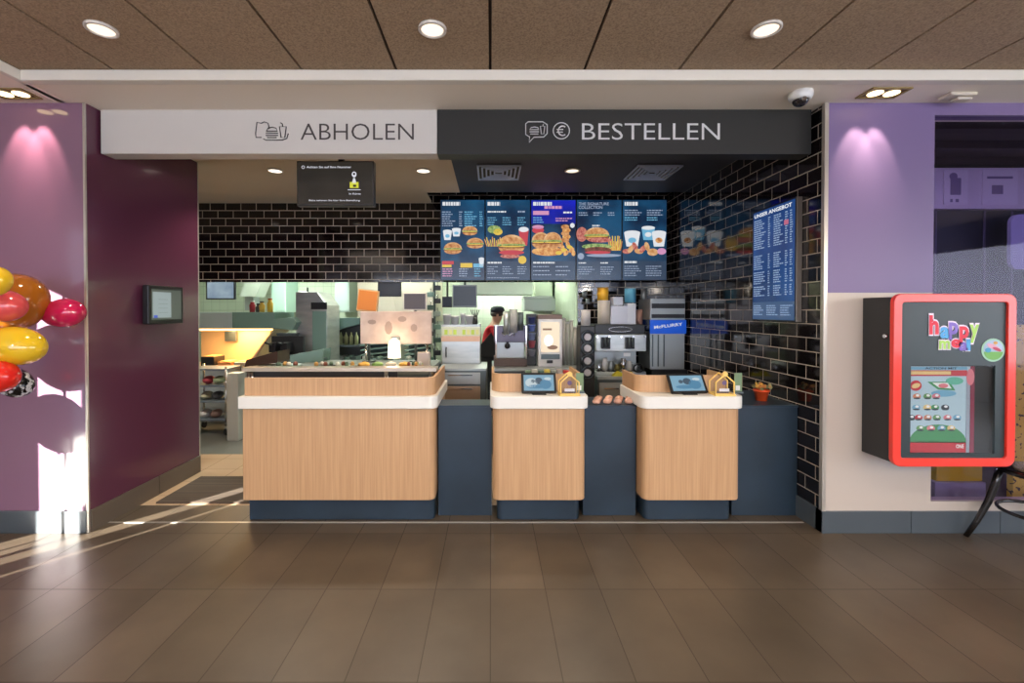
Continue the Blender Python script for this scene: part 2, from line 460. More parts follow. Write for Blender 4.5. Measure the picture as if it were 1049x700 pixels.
icon(ic, [(286.5, 130), (288, 141), (292, 141), (293.5, 130)], closed=True); icon(ic, [(290, 130), (289.5, 127), (287.5, 126)])
ic.build('tray_icon', ink, t)
t = thing('order_sign', 'black ceiling sign panel reading BESTELLEN with euro icon', 'sign', ((x1+x2)/2, dh+.05, z0))
B(x1, x2, dh-.004, dh+.12, z0-.004, z1).build('panel', blackhead, t, .004)
MB().text('BESTELLEN', px(596), zt0, dh-.004, zcap, px(737)-px(596), 0, fat=-.006).build('lettering', silver, t)
ic = MB(); dh_ = dh; dh = dh-.004
icon(ic, [(541, 125), (556, 125), (560.5, 128), (560.5, 137), (557, 140.5), (547, 140.8), (542, 146), (542.5, 140.5), (538.5, 138), (538.5, 127)], closed=True)
icon(ic, [(542.5, 133), (544, 131), (547.5, 130.3), (551, 131), (552, 133)], closed=True); icon(ic, [(542.5, 135.2), (552, 135.2)]); icon(ic, [(543, 137.5), (551.5, 137.5)])
icon(ic, [(553.5, 129.5), (554.5, 137.5), (557, 137.5), (558, 129.5)], closed=True); icon(ic, [(556, 129.5), (556.5, 127.5)])
ic.build('order_icon', silver, t)
ic = MB(); icon(ic, [(575+8.3*math.cos(a*PI/12), 134.2+8.3*math.sin(a*PI/12)) for a in range(24)], closed=True)
icon(ic, [(576.3+4.5*math.cos(a*PI/10), 134.2+4.8*math.sin(a*PI/10)) for a in range(3, 18)], .0045)
icon(ic, [(570, 132.8), (577, 132.8)]); icon(ic, [(570, 135.6), (576.5, 135.6)])
ic.build('euro_icon', silver, t)
dh = dh_

# ============================================================ COUNTERS
def podium(name, label, x0, x1, yf, yb, zk0, zl0, zl1, zf, fence_y, corners, fl=True, fr=True, kick=(.03, .03), gap=.02):
    t = thing(name, label, 'counter', ((x0+x1)/2, (yf+yb)/2, 0))
    MB().prism(rpoly(x0+.02, x1-.02, yf+.02, yb, .05, corners), zk0, zl0, 'xy').build('body', wood, t, .006)
    MB().prism(rpoly(x0+.02+kick[0], x1-.02-kick[1], 3.185, yb-.05, .04, corners), 0, zk0, 'xy').build('plinth', darklam, t, .003)
    lg = MB().prism(rpoly(x0, x1, yf, yb, .06, corners), zl0, zl1, 'xy').build('ledge', whitesolid, t, .006)
    r = .08; n = 6; g = gap+.01
    pts = []
    if fl: pts += [(x0+g, yb-.02)]+[(x0+g+r+r*math.cos(PI+PI/2*i/n), fence_y+r+r*math.sin(PI+PI/2*i/n)) for i in range(n+1)]
    else: pts += [(x0+g, fence_y)]
    if fr: pts += [(x1-g-r+r*math.cos(1.5*PI+PI/2*i/n), fence_y+r+r*math.sin(1.5*PI+PI/2*i/n)) for i in range(n+1)]+[(x1-g, yb-.02)]
    else: pts += [(x1-g, fence_y)]
    MB().strip(pts, .02, zl1, zf).build('upstand', wood, t, .002)
    return t
zl0, zl1 = Zz(419, 3.11), Zz(406.5, 3.10); zf = Zz(387, 3.14); zk0 = Zz(513, 3.12)
cL = podium('pickup_counter', 'widest oak counter with white ledge under the ABHOLEN sign', X(243, 3.1), X(447.5, 3.1), 3.10, 3.85, zk0, zl0, zl1, zf, 3.14, ('fr',), False, True, (.01, .01))
zf2 = Zz(383, 3.29)
cM = podium('order_counter', 'narrow oak till counter in the middle with white ledge', X(502, 3.1), X(604, 3.1), 3.10, 3.75, zk0, zl0, zl1, zf2, 3.29, ('fl', 'fr'), True, True, (.03, .03), .012)
cR = podium('order_counter', 'oak till counter nearest the tiled side wall with white ledge', X(657.5, 3.1), X(764.5, 3.1), 3.10, 3.62, zk0, zl0, zl1, Zz(384.5, 3.28), 3.28, ('fl', 'fr'), True, True, (.03, .03), .012)
def blockc(x0, x1, lab, yb=3.85):
    t = thing('low_counter', lab, 'counter', ((x0+x1)/2, 3.5, 0))
    B(x0, x1, 3.25, yb, 0, Zz(417.5, 3.24)).build('front_panel', darklam, t, .002)
    B(x0, x1, 3.24, yb, Zz(417.5, 3.24), Zz(415.5, 3.24)).build('top', darklam, t, .002)
    return t
blockc(X(447.5, 3.1)-.012+.002, X(502, 3.1)+.012, 'dark blue-black low counter between the wide and the middle oak counters', 3.46)
blockc(X(604, 3.1)-.012, X(657.5, 3.1)+.012, 'dark blue-black low counter between the two oak till counters', 3.56)
blockc(X(764.5, 3.1)-.012, XR-.002, 'dark blue-black low counter against the tiled side wall')

# pickup shelf of steel and glass over the wide counter
d0 = 3.42; zs0 = Zz(381, d0); zs1 = Zz(377, d0)
xa, xb = X(247, d0), X(447, d0)
t = thing('pickup_shelf', 'steel and glass pass-through shelf on top of the wide oak counter', 'shelf', ((xa+xb)/2, 3.6, zl1))
B(xa, xb, d0, 3.54, zs0, zs1).build('shelf_board', mat('pale_steel', C(190, 180, 165), .3, .5), t, .003)
for k, a in enumerate((xa+.04, X(394, d0), xb-.03)):
    for yy in (d0+.03, 3.5):
        MB().cyl((a, yy, zl1), .012, zs0-zl1).build('post', chrome, t)
B(xa+.01, X(405, d0), d0+.08, d0+.09, zl1, zs0-.002).build('back_rail', black, t)

# tablets
def tablet(xc, yc, zb, w, h, lean, yaw, label, pic):
    t = thing('tablet', label, 'tablet', (xc, yc, zb))
    M = Matrix.Translation((xc, yc, zb+.012)) @ Matrix.Rotation(yaw, 4, 'Z') @ Matrix.Rotation(-lean, 4, 'X')
    MB().prism(RR(-w/2, w/2, 0, h, .008), 0, .014, 'xz').xf(M).build('case', black, t)
    m = MB(); e = .017
    m.box(-w/2+e, w/2-e, -.002, 0, e, h-e, 0)
    for (u, v, a, b, k) in pic: m.ell(-w/2+e+u*(w-2*e), e+v*(h-2*e), a*(w-2*e), b*(h-2*e), -.002, .0008, k, 14)
    m.xf(M).build('screen', [E(120, 165, 190, .9), E(70, 130, 165, .9), E(195, 210, 215, .9), E(50, 75, 95, .9)], t)
    B(xc-.05, xc+.05, yc-.01, yc+.09, zb, zb+.008).build('foot', black, t, .003)
    s = MB(); s.box(-.012, .012, .012, .022, .0, h*.55); s.xf(M).build('stand', black, t)
    return t
pic1 = [(.25, .5, .2, .3, 2), (.5, .62, .13, .22, 3), (.72, .4, .2, .3, 1), (.4, .25, .3, .12, 1), (.8, .75, .12, .1, 2), (.3, .6, .07, .12, 3)]
zt1 = zl1
tablet(X(552.5, 3.17), 3.17, zt1, X(570.5, 3.17)-X(534.5, 3.17), .150, .45, 0, 'black tablet with a lit blue screen on the middle till counter', pic1)
tablet(X(707.5, 3.17), 3.17, zt1, X(727, 3.17)-X(687.5, 3.17), .150, .55, .10, 'black tablet on the till counter nearest the side wall', pic1[1:])

# donation house boxes
yel = PM(245, 205, 115); clear = mat('clear_acrylic', (.95, .97, 1, 1), .05, trans=1)
def house(xc, yc, zb, label):
    t = thing('donation_box', label, 'donation box', (xc, yc, zb), 'yellow house donation boxes')
    w, h1, h2 = .064, .095, .150
    p = [(xc-w, zb+.012), (xc+w, zb+.012), (xc+w, zb+h1), (xc, zb+h2), (xc-w, zb+h1)]
    for q, yy in ((0, yc-.04), (1, yc+.05)):
        MB().tube([(a, yy, b) for a, b in p], .006, 6, 0, True).build('house_outline', yel, t)
    B(xc-w-.008, xc+w+.008, yc-.055, yc+.06, zb, zb+.012).build('base', yel, t, .002)
    MB().prism([(a*.97+xc*.03, b) for a, b in [(xc-w, zb+.012), (xc+w, zb+.012), (xc+w, zb+h1-.004), (xc, zb+h2-.006), (xc-w, zb+h1-.004)]], yc-.03, yc+.04, 'xz').build('clear_box', glass, t)
    MB().cyl((xc, yc-.046, zb+h2+.004), .017, .012, 14, 0, 'y').build('heart_knob', yel, t)
    m = MB(); m.box(xc-.035, xc+.035, yc-.032, yc-.031, zb+.03, zb+.05, 0); m.ell(xc, zb+.09, .016, .016, yc-.031, .001, 1)
    for k in range(6): m.sph((xc-.04+k*.016, yc, zb+.02), .011, n=8, m=2)
    m.build('coins_and_card', [PM(220, 220, 225), PM(110, 90, 130), PM(120, 110, 110)], t)
    return t
house(X(583, 3.16), 3.165, zl1, 'yellow house-shaped donation box beside the tablet on the middle till counter')
house(X(740.5, 3.16), 3.165, zl1, 'yellow house-shaped donation box on the till counter nearest the tiled wall')
# leaflet holders behind the houses
def holder(xc, yc, zb, lab):
    t = thing('leaflet_holder', lab, 'leaflet holder', (xc, yc, zb))
    B(xc-.03, xc+.03, yc-.02, yc+.02, zb, zb+.012).build('base', steeld, t)
    B(xc-.027, xc+.027, yc, yc+.006, zb+.012, zb+.145).build('leaflet', mat('green_leaflet', C(120, 145, 110), .6), t)
    B(xc-.02, xc+.01, yc-.004, yc-.001, zb+.02, zb+.055).build('card', white, t)
holder(X(600, 3.21)-.035, 3.24, zl1, 'green leaflet in a holder beside the donation box on the middle counter')
holder(X(758, 3.22), 3.235, zl1, 'green leaflet in a holder beside the donation box nearest the tiled wall')

# flower pot on the low counter
zp = Zz(415.5, 3.24); xp, yp = X(782, 3.4), 3.42
t = thing('flower_pot', 'orange-red pot with dried yellow flowers on the low counter', 'potted plant', (xp, yp, zp))
MB().lathe((xp, yp, zp), [(.038, 0), (.052, .07), (.056, .07), (.057, .085), (.05, .085), (.046, .07)], 20).build('pot', mat('orange_pot', C(235, 88, 40), .35), t)
fm = MB(); rn = random.Random(3)
for k in range(34):
    a = rn.random()*2*PI; r = rn.random()*.06; c = (xp+r*math.cos(a), yp+r*math.sin(a), zp+.085+rn.random()*.045)
    fm.sph(c, .008+rn.random()*.008, n=8, m=k % 3)
fm.build('flowers', [PM(215, 165, 70), PM(195, 120, 55), PM(150, 145, 95)], t)
sm = MB()
for k in range(9):
    a = k*.7; sm.tube([(xp, yp, zp+.07), (xp+.025*math.cos(a), yp+.025*math.sin(a), zp+.1), (xp+.075*math.cos(a), yp+.06*math.sin(a), zp+.105+.01*(k % 3))], .003, 5)
sm.build('stems', PM(110, 105, 70), t)

# row of wrapped straws/cutlery on the low counter between tills
for k in range(12):
    xx = X(609+k*3.6, 3.35); o = MB().sph((xx, 3.285+.07*(k % 3), zp+.018+.002*(k % 2)), .03, .032, .018, 12).build('bread_roll', mat('pink_bread', C(208, 160, 138), .6))
    tag(o, 'pinkish flat roll on the low counter between the till counters', 'bread', 'rolls on the low counter')

# ============================================================ MENU BOARDS
db = 5.5; bzt, bzb = Zz(204.5, db), Zz(287.5, db)
navy = screenmat('menu_picture', C(14, 30, 58), C(34, 92, 132), 1.0, 2.2, .35, .75)
navy2 = screenmat('menu_picture_blue', C(16, 26, 120), C(30, 40, 200), 1.0, 2.2, .3, .7)
slate = screenmat('menu_footer', C(44, 58, 80), C(50, 72, 96), 1.0, 3)
txw = E(150, 165, 190, .9); bunm = screenmat('bun_print', C(165, 95, 45), C(235, 180, 120), .95, 22); bunl = screenmat('bun_top_print', C(190, 125, 65), C(240, 200, 150), .95, 16); lett = screenmat('salad_print', C(80, 130, 60), C(190, 205, 130), .9, 40)
patty = screenmat('patty_print', C(80, 40, 35), C(150, 85, 60), .9, 40); redm = E(200, 60, 70, .9); yelm = E(225, 190, 70, .95); whm = E(225, 228, 232, .95)
bacon = screenmat('bacon_print', C(160, 60, 60), C(225, 150, 130), .9, 40); cyan = E(110, 180, 215, .9); pinkm = E(215, 150, 190, .9); gold = screenmat('gold_print', C(190, 110, 50), C(245, 195, 120), .95, 35)
BM = [navy, navy2, slate, txw, bunm, bunl, lett, patty, redm, yelm, whm, bacon, cyan, pinkm, gold]
def burger(m, u, v, w, h, y):
    m.half(u, v+h*.12, w, h*.85, y, .001, 5); m.half(u, v+h*.2, w*.8, h*.62, y-.001, .001, 4)
    m.ell(u, v+h*.1, w*1.06, h*.17, y-.001, .001, 6); m.ell(u, v-h*.05, w*1.02, h*.14, y-.002, .001, 7)
    m.ell(u, v-h*.0, w*.9, h*.06, y-.003, .001, 9); m.half(u, v-h*.12, w*.95, h*.45, y-.002, .001, 4, up=False)
def fries(m, u, v, w, h, y):
    rr = random.Random(int(abs(u*1000)))
    for k in range(11):
        a = -w+2*w*k/10; hh = h*(.7+.5*rr.random()); q = a*.35
        m.prism([(u+a-.006, v), (u+a+.006, v), (u+a+q+.006, v+hh), (u+a+q-.006, v+hh)], y-.001-.0002*k, y, 'xz', 9 if k % 2 else 14)
def cup(m, u, v, w, h, y, c=10, d=12):
    m.prism([(u-w*.7, v), (u+w*.7, v), (u+w, v+h), (u-w, v+h)], y-.001, y, 'xz', c)
    m.ell(u, v+h, w, h*.16, y-.001, .001, 10); m.ell(u, v+h*.45, w*.5, h*.2, y-.001, .001, d)
def words(m, u, v, w, n, y, h=.012, c=3, seed=0, gap=.028):
    rr = random.Random(seed)
    for i in range(n):
        a = u; e = u+w*(.6+.4*rr.random())
        while a < e:
            b = min(a+.012+rr.random()*.03, e); m.box(a, b, y-.0012, y, v-i*gap, v-i*gap+h, c); a = b+.007
bxs = [451, 497, 543.5, 590, 637, 683]
blab = ['menu screen with three small burgers and two ice cream cups', 'menu screen with one large salad burger and fries and a red drink',
        'menu screen with bright blue top over chicken buns and gold wedges', 'menu screen with a tall burger above another and fries at right',
        'menu screen with three ice cream cups over pastries']
for i in range(5):
    a, b = X(bxs[i], db)+.002, X(bxs[i+1], db)-.002; w = b-a; h = bzt-bzb
    t = thing('menu_screen', blab[i], 'menu board', ((a+b)/2, db+.03, bzb), 'menu screens above the kitchen opening')
    B(a, b, db, db+.06, bzb, bzt).build('housing', black, t, .003)
    B((a+b)/2-.1, (a+b)/2+.1, db+.06, DB-.001, (bzb+bzt)/2-.1, (bzb+bzt)/2+.1).build('wall_bracket', black2, t)
    y = db-.001; m = MB()
    U = lambda u: a+u*w
    V = lambda v: bzb+v*h
    m.box(a+.006, b-.006, y, db, bzb+.006, bzt-.006, 0)
    m.box(a+.006, b-.006, y-.001, y, V(.012), V(.24), 2)
    if i == 2: m.box(a+.006, b-.006, y-.001, y, V(.70), V(.99), 1)
    y -= .001
    if i == 3:
        m.text('THE SIGNATURE', U(.05), V(.93), y, h*.035, w*.66, 3, fat=.02); m.text('COLLECTION', U(.05), V(.885), y, h*.04, w*.52, 3, fat=.02)
    else:
        words(m, U(.05), V(.925), w*.42, 1, y, h*.045, 10, i); 
        if i == 2: words(m, U(.3), V(.885), w*.4, 1, y, h*.035, 13, i)
    if i == 0:
        words(m, U(.04), V(.84), w*.3, 7, y, .012, 3, 1); words(m, U(.42), V(.84), w*.08, 7, y, .012, 3, 2)
        words(m, U(.54), V(.84), w*.28, 7, y, .012, 12, 3); words(m, U(.88), V(.84), w*.08, 7, y, .012, 12, 4)
        burger(m, U(.66), V(.60), w*.17, h*.075, y); burger(m, U(.78), V(.445), w*.19, h*.085, y); burger(m, U(.28), V(.38), w*.2, h*.095, y)
        cup(m, U(.16), V(.50), w*.1, h*.11, y); cup(m, U(.36), V(.545), w*.1, h*.09, y)
        m.box(U(.04), U(.3), y-.001, y, V(.2), V(.24), 8); m.box(U(.04), U(.25), y-.001, y, V(.165), V(.195), 9); m.box(U(.45), U(.72), y-.001, y, V(.16), V(.215), 9); m.box(U(.74), U(.96), y-.001, y, V(.16), V(.21), 12)
        cup(m, U(.92), V(.17), w*.06, h*.1, y, 10, 10)
        words(m, U(.05), V(.135), w*.25, 4, y, .012, 13, 5); words(m, U(.42), V(.135), w*.22, 4, y, .012, 3, 6); words(m, U(.76), V(.135), w*.18, 4, y, .012, 12, 7)
    if i == 1:
        words(m, U(.05), V(.84), w*.6, 1, y, .018, 10, 8); words(m, U(.72), V(.84), w*.2, 1, y, .02, 3, 9)
        for q in range(3): words(m, U(.05+.33*q), V(.77), w*.22, 4, y, .01, 12, 10+q)
        m.ell(U(.2), V(.63), w*.15, h*.05, y, .001, 6); m.ell(U(.28), V(.60), w*.1, h*.04, y, .001, 9)
        fries(m, U(.2), V(.42), w*.16, h*.1, y)
        cup(m, U(.85), V(.43), w*.11, h*.2, y, 8, 8)
        burger(m, U(.58), V(.42), w*.3, h*.15, y-.001); m.ell(U(.58), V(.345), w*.28, h*.03, y-.005, .001, 8); m.ell(U(.55), V(.30), w*.22, h*.025, y-.005, .001, 11)
        m.ell(U(.82), V(.255), w*.09, h*.05, y-.001, .001, 9)
        words(m, U(.05), V(.21), w*.5, 1, y, .02, 10, 14)
        for q in range(3): words(m, U(.05+.33*q), V(.165), w*.24, 4, y, .01, 3, 15+q)
        words(m, U(.05), V(.03), w*.8, 1, y, .008, 3, 19)
    if i == 2:
        m.box(U(.05), U(.4), y-.001, y, V(.81), V(.86), 13); words(m, U(.72), V(.83), w*.2, 1, y, .02, 10, 20); words(m, U(.05), V(.77), w*.3, 3, y, .012, 12, 21); words(m, U(.55), V(.76), w*.38, 2, y, .012, 13, 22)
        m.ell(U(.16), V(.62), w*.13, h*.04, y, .001, 8); m.ell(U(.16), V(.66), w*.13, h*.025, y, .001, 13)
        m.ell(U(.38), V(.36), w*.36, h*.055, y, .001, 14)
        burger(m, U(.22), V(.47), w*.2, h*.13, y-.001); burger(m, U(.48), V(.47), w*.2, h*.13, y-.005)
        for q in range(5): m.ell(U(.76+.03*(q % 2)), V(.50+.04*q), w*.09, h*.03, y-.001-.0005*q, .001, 14 if q % 2 else 4)
        m.ell(U(.92), V(.68), w*.05, h*.03, y, .001, 10)
        for q in range(9): m.ell(U(.62+.04*q), V(.34+.035*((q*7) % 4)), w*.07, h*.025, y-.002-.0004*q, .001, 14 if q % 3 else 9, rot=q)
        words(m, U(.05), V(.21), w*.5, 1, y, .02, 10, 23); words(m, U(.05), V(.165), w*.4, 3, y, .012, 3, 24, .05); words(m, U(.55), V(.165), w*.38, 3, y, .012, 3, 25, .05)
    if i == 3:
        for q in range(3): words(m, U(.05+.32*q), V(.83), w*.22, 2, y, .012, 3, 26+q)
        words(m, U(.35), V(.67), w*.2, 2, y, .016, 10, 30)
        m.ell(U(.12), V(.57), w*.12, h*.09, y, .001, 11)
        burger(m, U(.45), V(.545), w*.27, h*.115, y-.001); m.ell(U(.52), V(.50), w*.27, h*.03, y-.005, .001, 11)
        m.ell(U(.45), V(.42), w*.33, h*.035, y-.006, .001, 6); m.ell(U(.47), V(.375), w*.3, h*.04, y-.007, .001, 7); m.ell(U(.47), V(.345), w*.28, h*.02, y-.009, .001, 8)
        fries(m, U(.85), V(.37), w*.11, h*.16, y-.002); m.ell(U(.6), V(.31), w*.38, h*.02, y, .001, 3)
        m.ell(U(.1), V(.30), w*.07, h*.04, y-.002, .001, 3)
        for q in range(2): words(m, U(.05+.48*q), V(.21), w*.28, 1, y, .014, 10, 31+q); words(m, U(.05+.48*q), V(.16), w*.36, 4, y, .01, 3, 33+q)
    if i == 4:
        for q in range(2): words(m, U(.05+.5*q), V(.86), w*.4, 3, y, .012, 3, 36+q); words(m, U(.05+.5*q), V(.77), w*.34, 2, y, .012, 12, 38+q)
        cup(m, U(.22), V(.42), w*.18, h*.17, y-.001); cup(m, U(.58), V(.50), w*.15, h*.15, y, 12, 10); cup(m, U(.82), V(.42), w*.16, h*.17, y-.001, 10, 4)
        for q in range(6): m.ell(U(.1+.09*q), V(.36+.03*(q % 3)), w*.1, h*.03, y-.003-.0005*q, .001, 5 if q % 2 else 11, rot=q)
        m.ell(U(.68), V(.35), w*.12, h*.045, y-.003, .001, 5); m.ell(U(.88), V(.36), w*.1, h*.04, y-.003, .001, 13)
        words(m, U(.05), V(.215), w*.35, 1, y, .025, 10, 40)
        for q in range(2): words(m, U(.05+.48*q), V(.17), w*.4, 5, y, .01, 3, 41+q)
    m.build('screen', BM, t)

# side screen on the tiled wall: built facing -y then turned to face -x
ya, yb = 3.215, 3.75; xs = XR-.045; Zt = Zz(218, 3.75)-.0; Zb = Zz(328.5, 3.75)
w = yb-ya; h = Zt-Zb
Mt = Matrix.Translation((xs, yb, Zb)) @ Matrix.Rotation(-PI/2, 4, 'Z')
t = thing('offer_screen', 'tall blue wall screen reading UNSER ANGEBOT on the black tiles', 'menu board', (xs+.02, (ya+yb)/2, Zb))
B(xs, XR-.001, ya, yb, Zb, Zt).build('housing', mat('screen_case', C(120, 112, 104), .35, .5), t, .003)
MB().box(0, w, -.002, 0, 0, h).xf(Mt).build('bezel', black, t)
m = MB(); y = -.002; e = .012
m.box(e, w-e, y-.001, y, e, h-e, 0); y -= .001
m.box(e, w-e, y-.0008, y, e, h*.17, 1); y -= .0008
m.text('UNSER ANGEBOT', w*.06, h*.935, y, h*.033, w*.86, 2, fat=.02)
def wrds(u, v, ww, n, s, gap=.0175, hh=.0085): 
    rr = random.Random(s)
    for i in range(n):
        a = u; e2 = u+ww*(.55+.45*rr.random())
        while a < e2:
            b = min(a+.01+rr.random()*.03, e2); m.box(a, b, y-.001, y, v-i*gap, v-i*gap+hh, 3); a = b+.006
for (v, n) in ((.90, 14), (.58, 7), (.43, 6), (.30, 5)):
    wrds(w*.05, h*v, w*.3, n, n); wrds(w*.40, h*v, w*.05, n, n+1); wrds(w*.53, h*v, w*.22, n, n+2); wrds(w*.78, h*v, w*.06, n, n+3); wrds(w*.88, h*v, w*.06, n, n+4)
m.box(w*.76, w*.85, y-.0015, y, h*.80, h*.84, 4)
for q in range(3): wrds(w*(.05+.32*q), h*.13, w*.26, 5, 60+q)
m.xf(Mt).build('screen', [screenmat('offer_blue', C(18, 48, 96), C(34, 78, 138), 1.0, 2.5), E(60, 90, 130, .8), E(235, 238, 245, 1), E(150, 175, 210, .8), E(200, 110, 140, .8)], t)

# pickup monitor hanging from the ceiling
dm = 3.5; a, b = X(304, dm, 190), X(383, dm, 190); z0m, z1m = Zz(211, dm), Zz(165, dm)
t = thing('order_status_monitor', 'dark hanging monitor with a yellow figure below the ABHOLEN sign', 'monitor', ((a+b)/2, dm, z0m))
B(a, b, dm, dm+.06, z0m, z1m).build('case', mat('monitor_case', C(48, 44, 42), .35), t, .004)
xm = X(349, dm)
B(xm-.02, xm+.02, dm+.015, dm+.05, z1m, zk-.012).build('ceiling_pole', black, t)
B(xm-.07, xm+.07, dm-.02, dm+.08, zk-.012, zk).build('ceiling_plate', steel2, t)
m = MB(); y = dm-.001; w = b-a; h = z1m-z0m
m.box(a+.008, b-.008, y, dm, z0m+.016, z1m-.008, 0)
m.text('Achten Sie auf Ihre Nummer', a+w*.13, z1m-h*.16, y, h*.05, w*.58, 1, fat=.012)
m.tube([(a+w*.085+.011*math.cos(k*PI/8), y-.001, z1m-h*.14+.011*math.sin(k*PI/8)) for k in range(16)], .002, 5, 1, True)
m.text('Bitte nehmen Sie hier Ihre Bestellung', a+w*.16, z0m+h*.105, y, h*.035, w*.66, 1, fat=.012)
m.text('In Kürze', a+w*.68, z0m+h*.25, y, h*.04, w*.15, 1, fat=.012)
fxx = a+w*.745
m.ell(fxx, z0m+h*.70, .018, .022, y, .001, 1); m.ell(fxx, z0m+h*.71, .009, .010, y-.001, .001, 0)
m.prism([(fxx-.006, z0m+h*.62), (fxx+.006, z0m+h*.62), (fxx+.018, z0m+h*.5), (fxx-.018, z0m+h*.5)], y-.001, y, 'xz', 1)
m.box(fxx-.034, fxx+.034, y-.001, y, z0m+h*.40, z0m+h*.53, 2); m.box(fxx-.008, fxx+.016, y-.002, y, z0m+h*.42, z0m+h*.47, 0); m.box(fxx-.05, fxx+.05, y-.001, y, z0m+h*.35, z0m+h*.365, 1)
m.build('screen', [screenmat('dim_monitor', C(46, 42, 38), C(62, 56, 50), .7, 3), E(225, 225, 235, .9), E(215, 215, 40, .9)], t)

# wall terminal on the plum wall (faces +x)
ya, yb = 3.45, 3.84; xt = XL+.07; Zb, Zt = Zz(332.5, 3.45), Zz(292, 3.45)
t = thing('wall_terminal', 'small black terminal with lit screen on the plum side wall', 'terminal', (XL+.03, 3.65, Zb))
B(XL+.02, xt, ya, yb, Zb, Zt).build('housing', black, t, .008)
B(XL+.0005, XL+.02, ya+.1, yb-.1, Zb+.08, Zt-.08).build('mount', black2, t)
m = B(xt, xt+.0015, ya+.03, yb-.03, Zb+.035, Zt-.03, 0)
m.box(xt+.0015, xt+.0022, ya+.04, ya+.24, Zb+.05, Zt-.05, 1); m.box(xt+.0022, xt+.003, ya+.05, ya+.09, Zb+.05, Zb+.07, 2)
for q in range(4): m.box(xt+.0022, xt+.003, ya+.1+.0*q, ya+.2, Zb+.09+.035*q, Zb+.092+.035*q, 3)
m.build('screen', [E(95, 105, 95, .6), E(160, 175, 175, .8), E(60, 90, 200, .9), E(110, 120, 125, .6)], t)

# ============================================================ CEILING FIXTURES
def downlight(loc, r, label, group, power, col=(1, .86, .7), glow=E(255, 232, 205, 1.5), spot=2.2):
    t = thing('downlight', label, 'ceiling light', loc, group); z = loc[2]
    MB().lathe(loc, [(r, -.001), (r, -.012), (r*.82, -.014), (r*.8, -.004)], 32).build('trim_ring', mat('downlight_ring', C(215, 208, 200), .4), t)
    MB().cyl((loc[0], loc[1], z-.008), r*.79, .006, 32).build('lens', glow, t)
    lamp('SPOT', (loc[0], loc[1], z-.03), power, col, t, spot_size=spot, spot_blend=.6, shadow_soft_size=.06)
    return t
gl = 'round downlights in the brown ceiling panels'
dd = [X(104, 2.314, 31), X(443, 2.314, 31), X(785, 2.314, 31)]
for x, l in zip(dd, ('leftmost round downlight in the brown ceiling panels', 'round downlight in the brown ceiling panels between the other two', 'rightmost round downlight in the brown ceiling panels')):
    downlight((x, 2.314, zc), .072, l, gl, 34)
for x, l, c in ((X(283, 4.39, 175), 'round downlight in the pale kitchen ceiling left of the hanging monitor', 'k'), (X(434, 4.39, 175), 'round downlight in the pale kitchen ceiling right of the hanging monitor', 'k')):
    downlight((x, 4.37, zk), .075, l, 'downlights in the pale kitchen ceiling', 60, glow=E(255, 240, 220, 3))
downlight((-3.4, 4.37, zk), .075, 'added round downlight in the pale kitchen ceiling, unseen behind the plum wall', 'downlights in the pale kitchen ceiling', 60, glow=E(255, 240, 220, 3))  # extra lamp added out of sight to brighten the trolley corner
downlight((X(586, 4.39, 175), 4.37, zk+.001), .075, 'round downlight in the black ceiling between the two vents', None, 45)
def vent(x0, x1, y0, y1, z, label):
    t = thing('ceiling_vent', label, 'vent', ((x0+x1)/2, (y0+y1)/2, z), 'square vents in the black ceiling')
    m = mat('vent_metal', C(185, 200, 230), .45); cx, cy = (x0+x1)/2, (y0+y1)/2; w = (x1-x0)/2; h = (y1-y0)/2
    B(x0, x1, y0, y1, z-.003, z-.0005).build('back_plate', black2, t)
    for k in range(5):
        s = 1-k*.19; q = .016
        MB().box(cx-w*s, cx+w*s, cy-h*s, cy-h*s+q, z-.018, z-.003).box(cx-w*s, cx+w*s, cy+h*s-q, cy+h*s, z-.018, z-.003).box(cx-w*s, cx-w*s+q, cy-h*s+q, cy+h*s-q, z-.018, z-.003).box(cx+w*s-q, cx+w*s, cy-h*s+q, cy+h*s-q, z-.018, z-.003).build('louvre', m, t)
vent(X(490, 4.68, 184), X(531, 4.68, 184), 4.2, 4.66, zk+.001, 'square louvred vent in the black ceiling, left of its downlight')
vent(X(638, 4.68, 184), X(680, 4.68, 184), 4.2, 4.66, zk+.001, 'square louvred vent in the black ceiling, next to the tiled side wall')
def twin(xc, yc, label, col, p):
    t = thing('twin_spotlight', label, 'ceiling light', (xc, yc, ZC), None)
    MB().box(xc-.125, xc+.125, yc-.07, yc-.055, ZC-.008, ZC).box(xc-.125, xc+.125, yc+.055, yc+.07, ZC-.008, ZC).box(xc-.125, xc-.11, yc-.055, yc+.055, ZC-.008, ZC).box(xc+.11, xc+.125, yc-.055, yc+.055, ZC-.008, ZC).build('frame', mat('bronze_frame', C(150, 130, 80), .4, .4), t)
    B(xc-.11, xc+.11, yc-.055, yc+.055, ZC-.003, ZC-.0005).build('tray', mat('bronze_tray', C(90, 70, 40), .5), t)
    for s in (-1, 1):
        MB().cyl((xc+s*.052, yc, ZC-.007), .042, .003, 24).build('bulb', E(255, 225, 170, 5), t)
        lamp('SPOT', (xc+s*.06, yc+.0, ZC-.02), p, col, t, spot_size=.85, spot_blend=.6, shadow_soft_size=.015, rot=(.36, 0, 0))
twin(X(905, 2.86, 96), 2.86, 'square twin ceiling spotlight above the lilac wall', (1, .78, .55), 15)
twin(X(13, 2.87, 100), 2.87, 'square twin ceiling spotlight above the balloons', (1, .6, .55), 18)
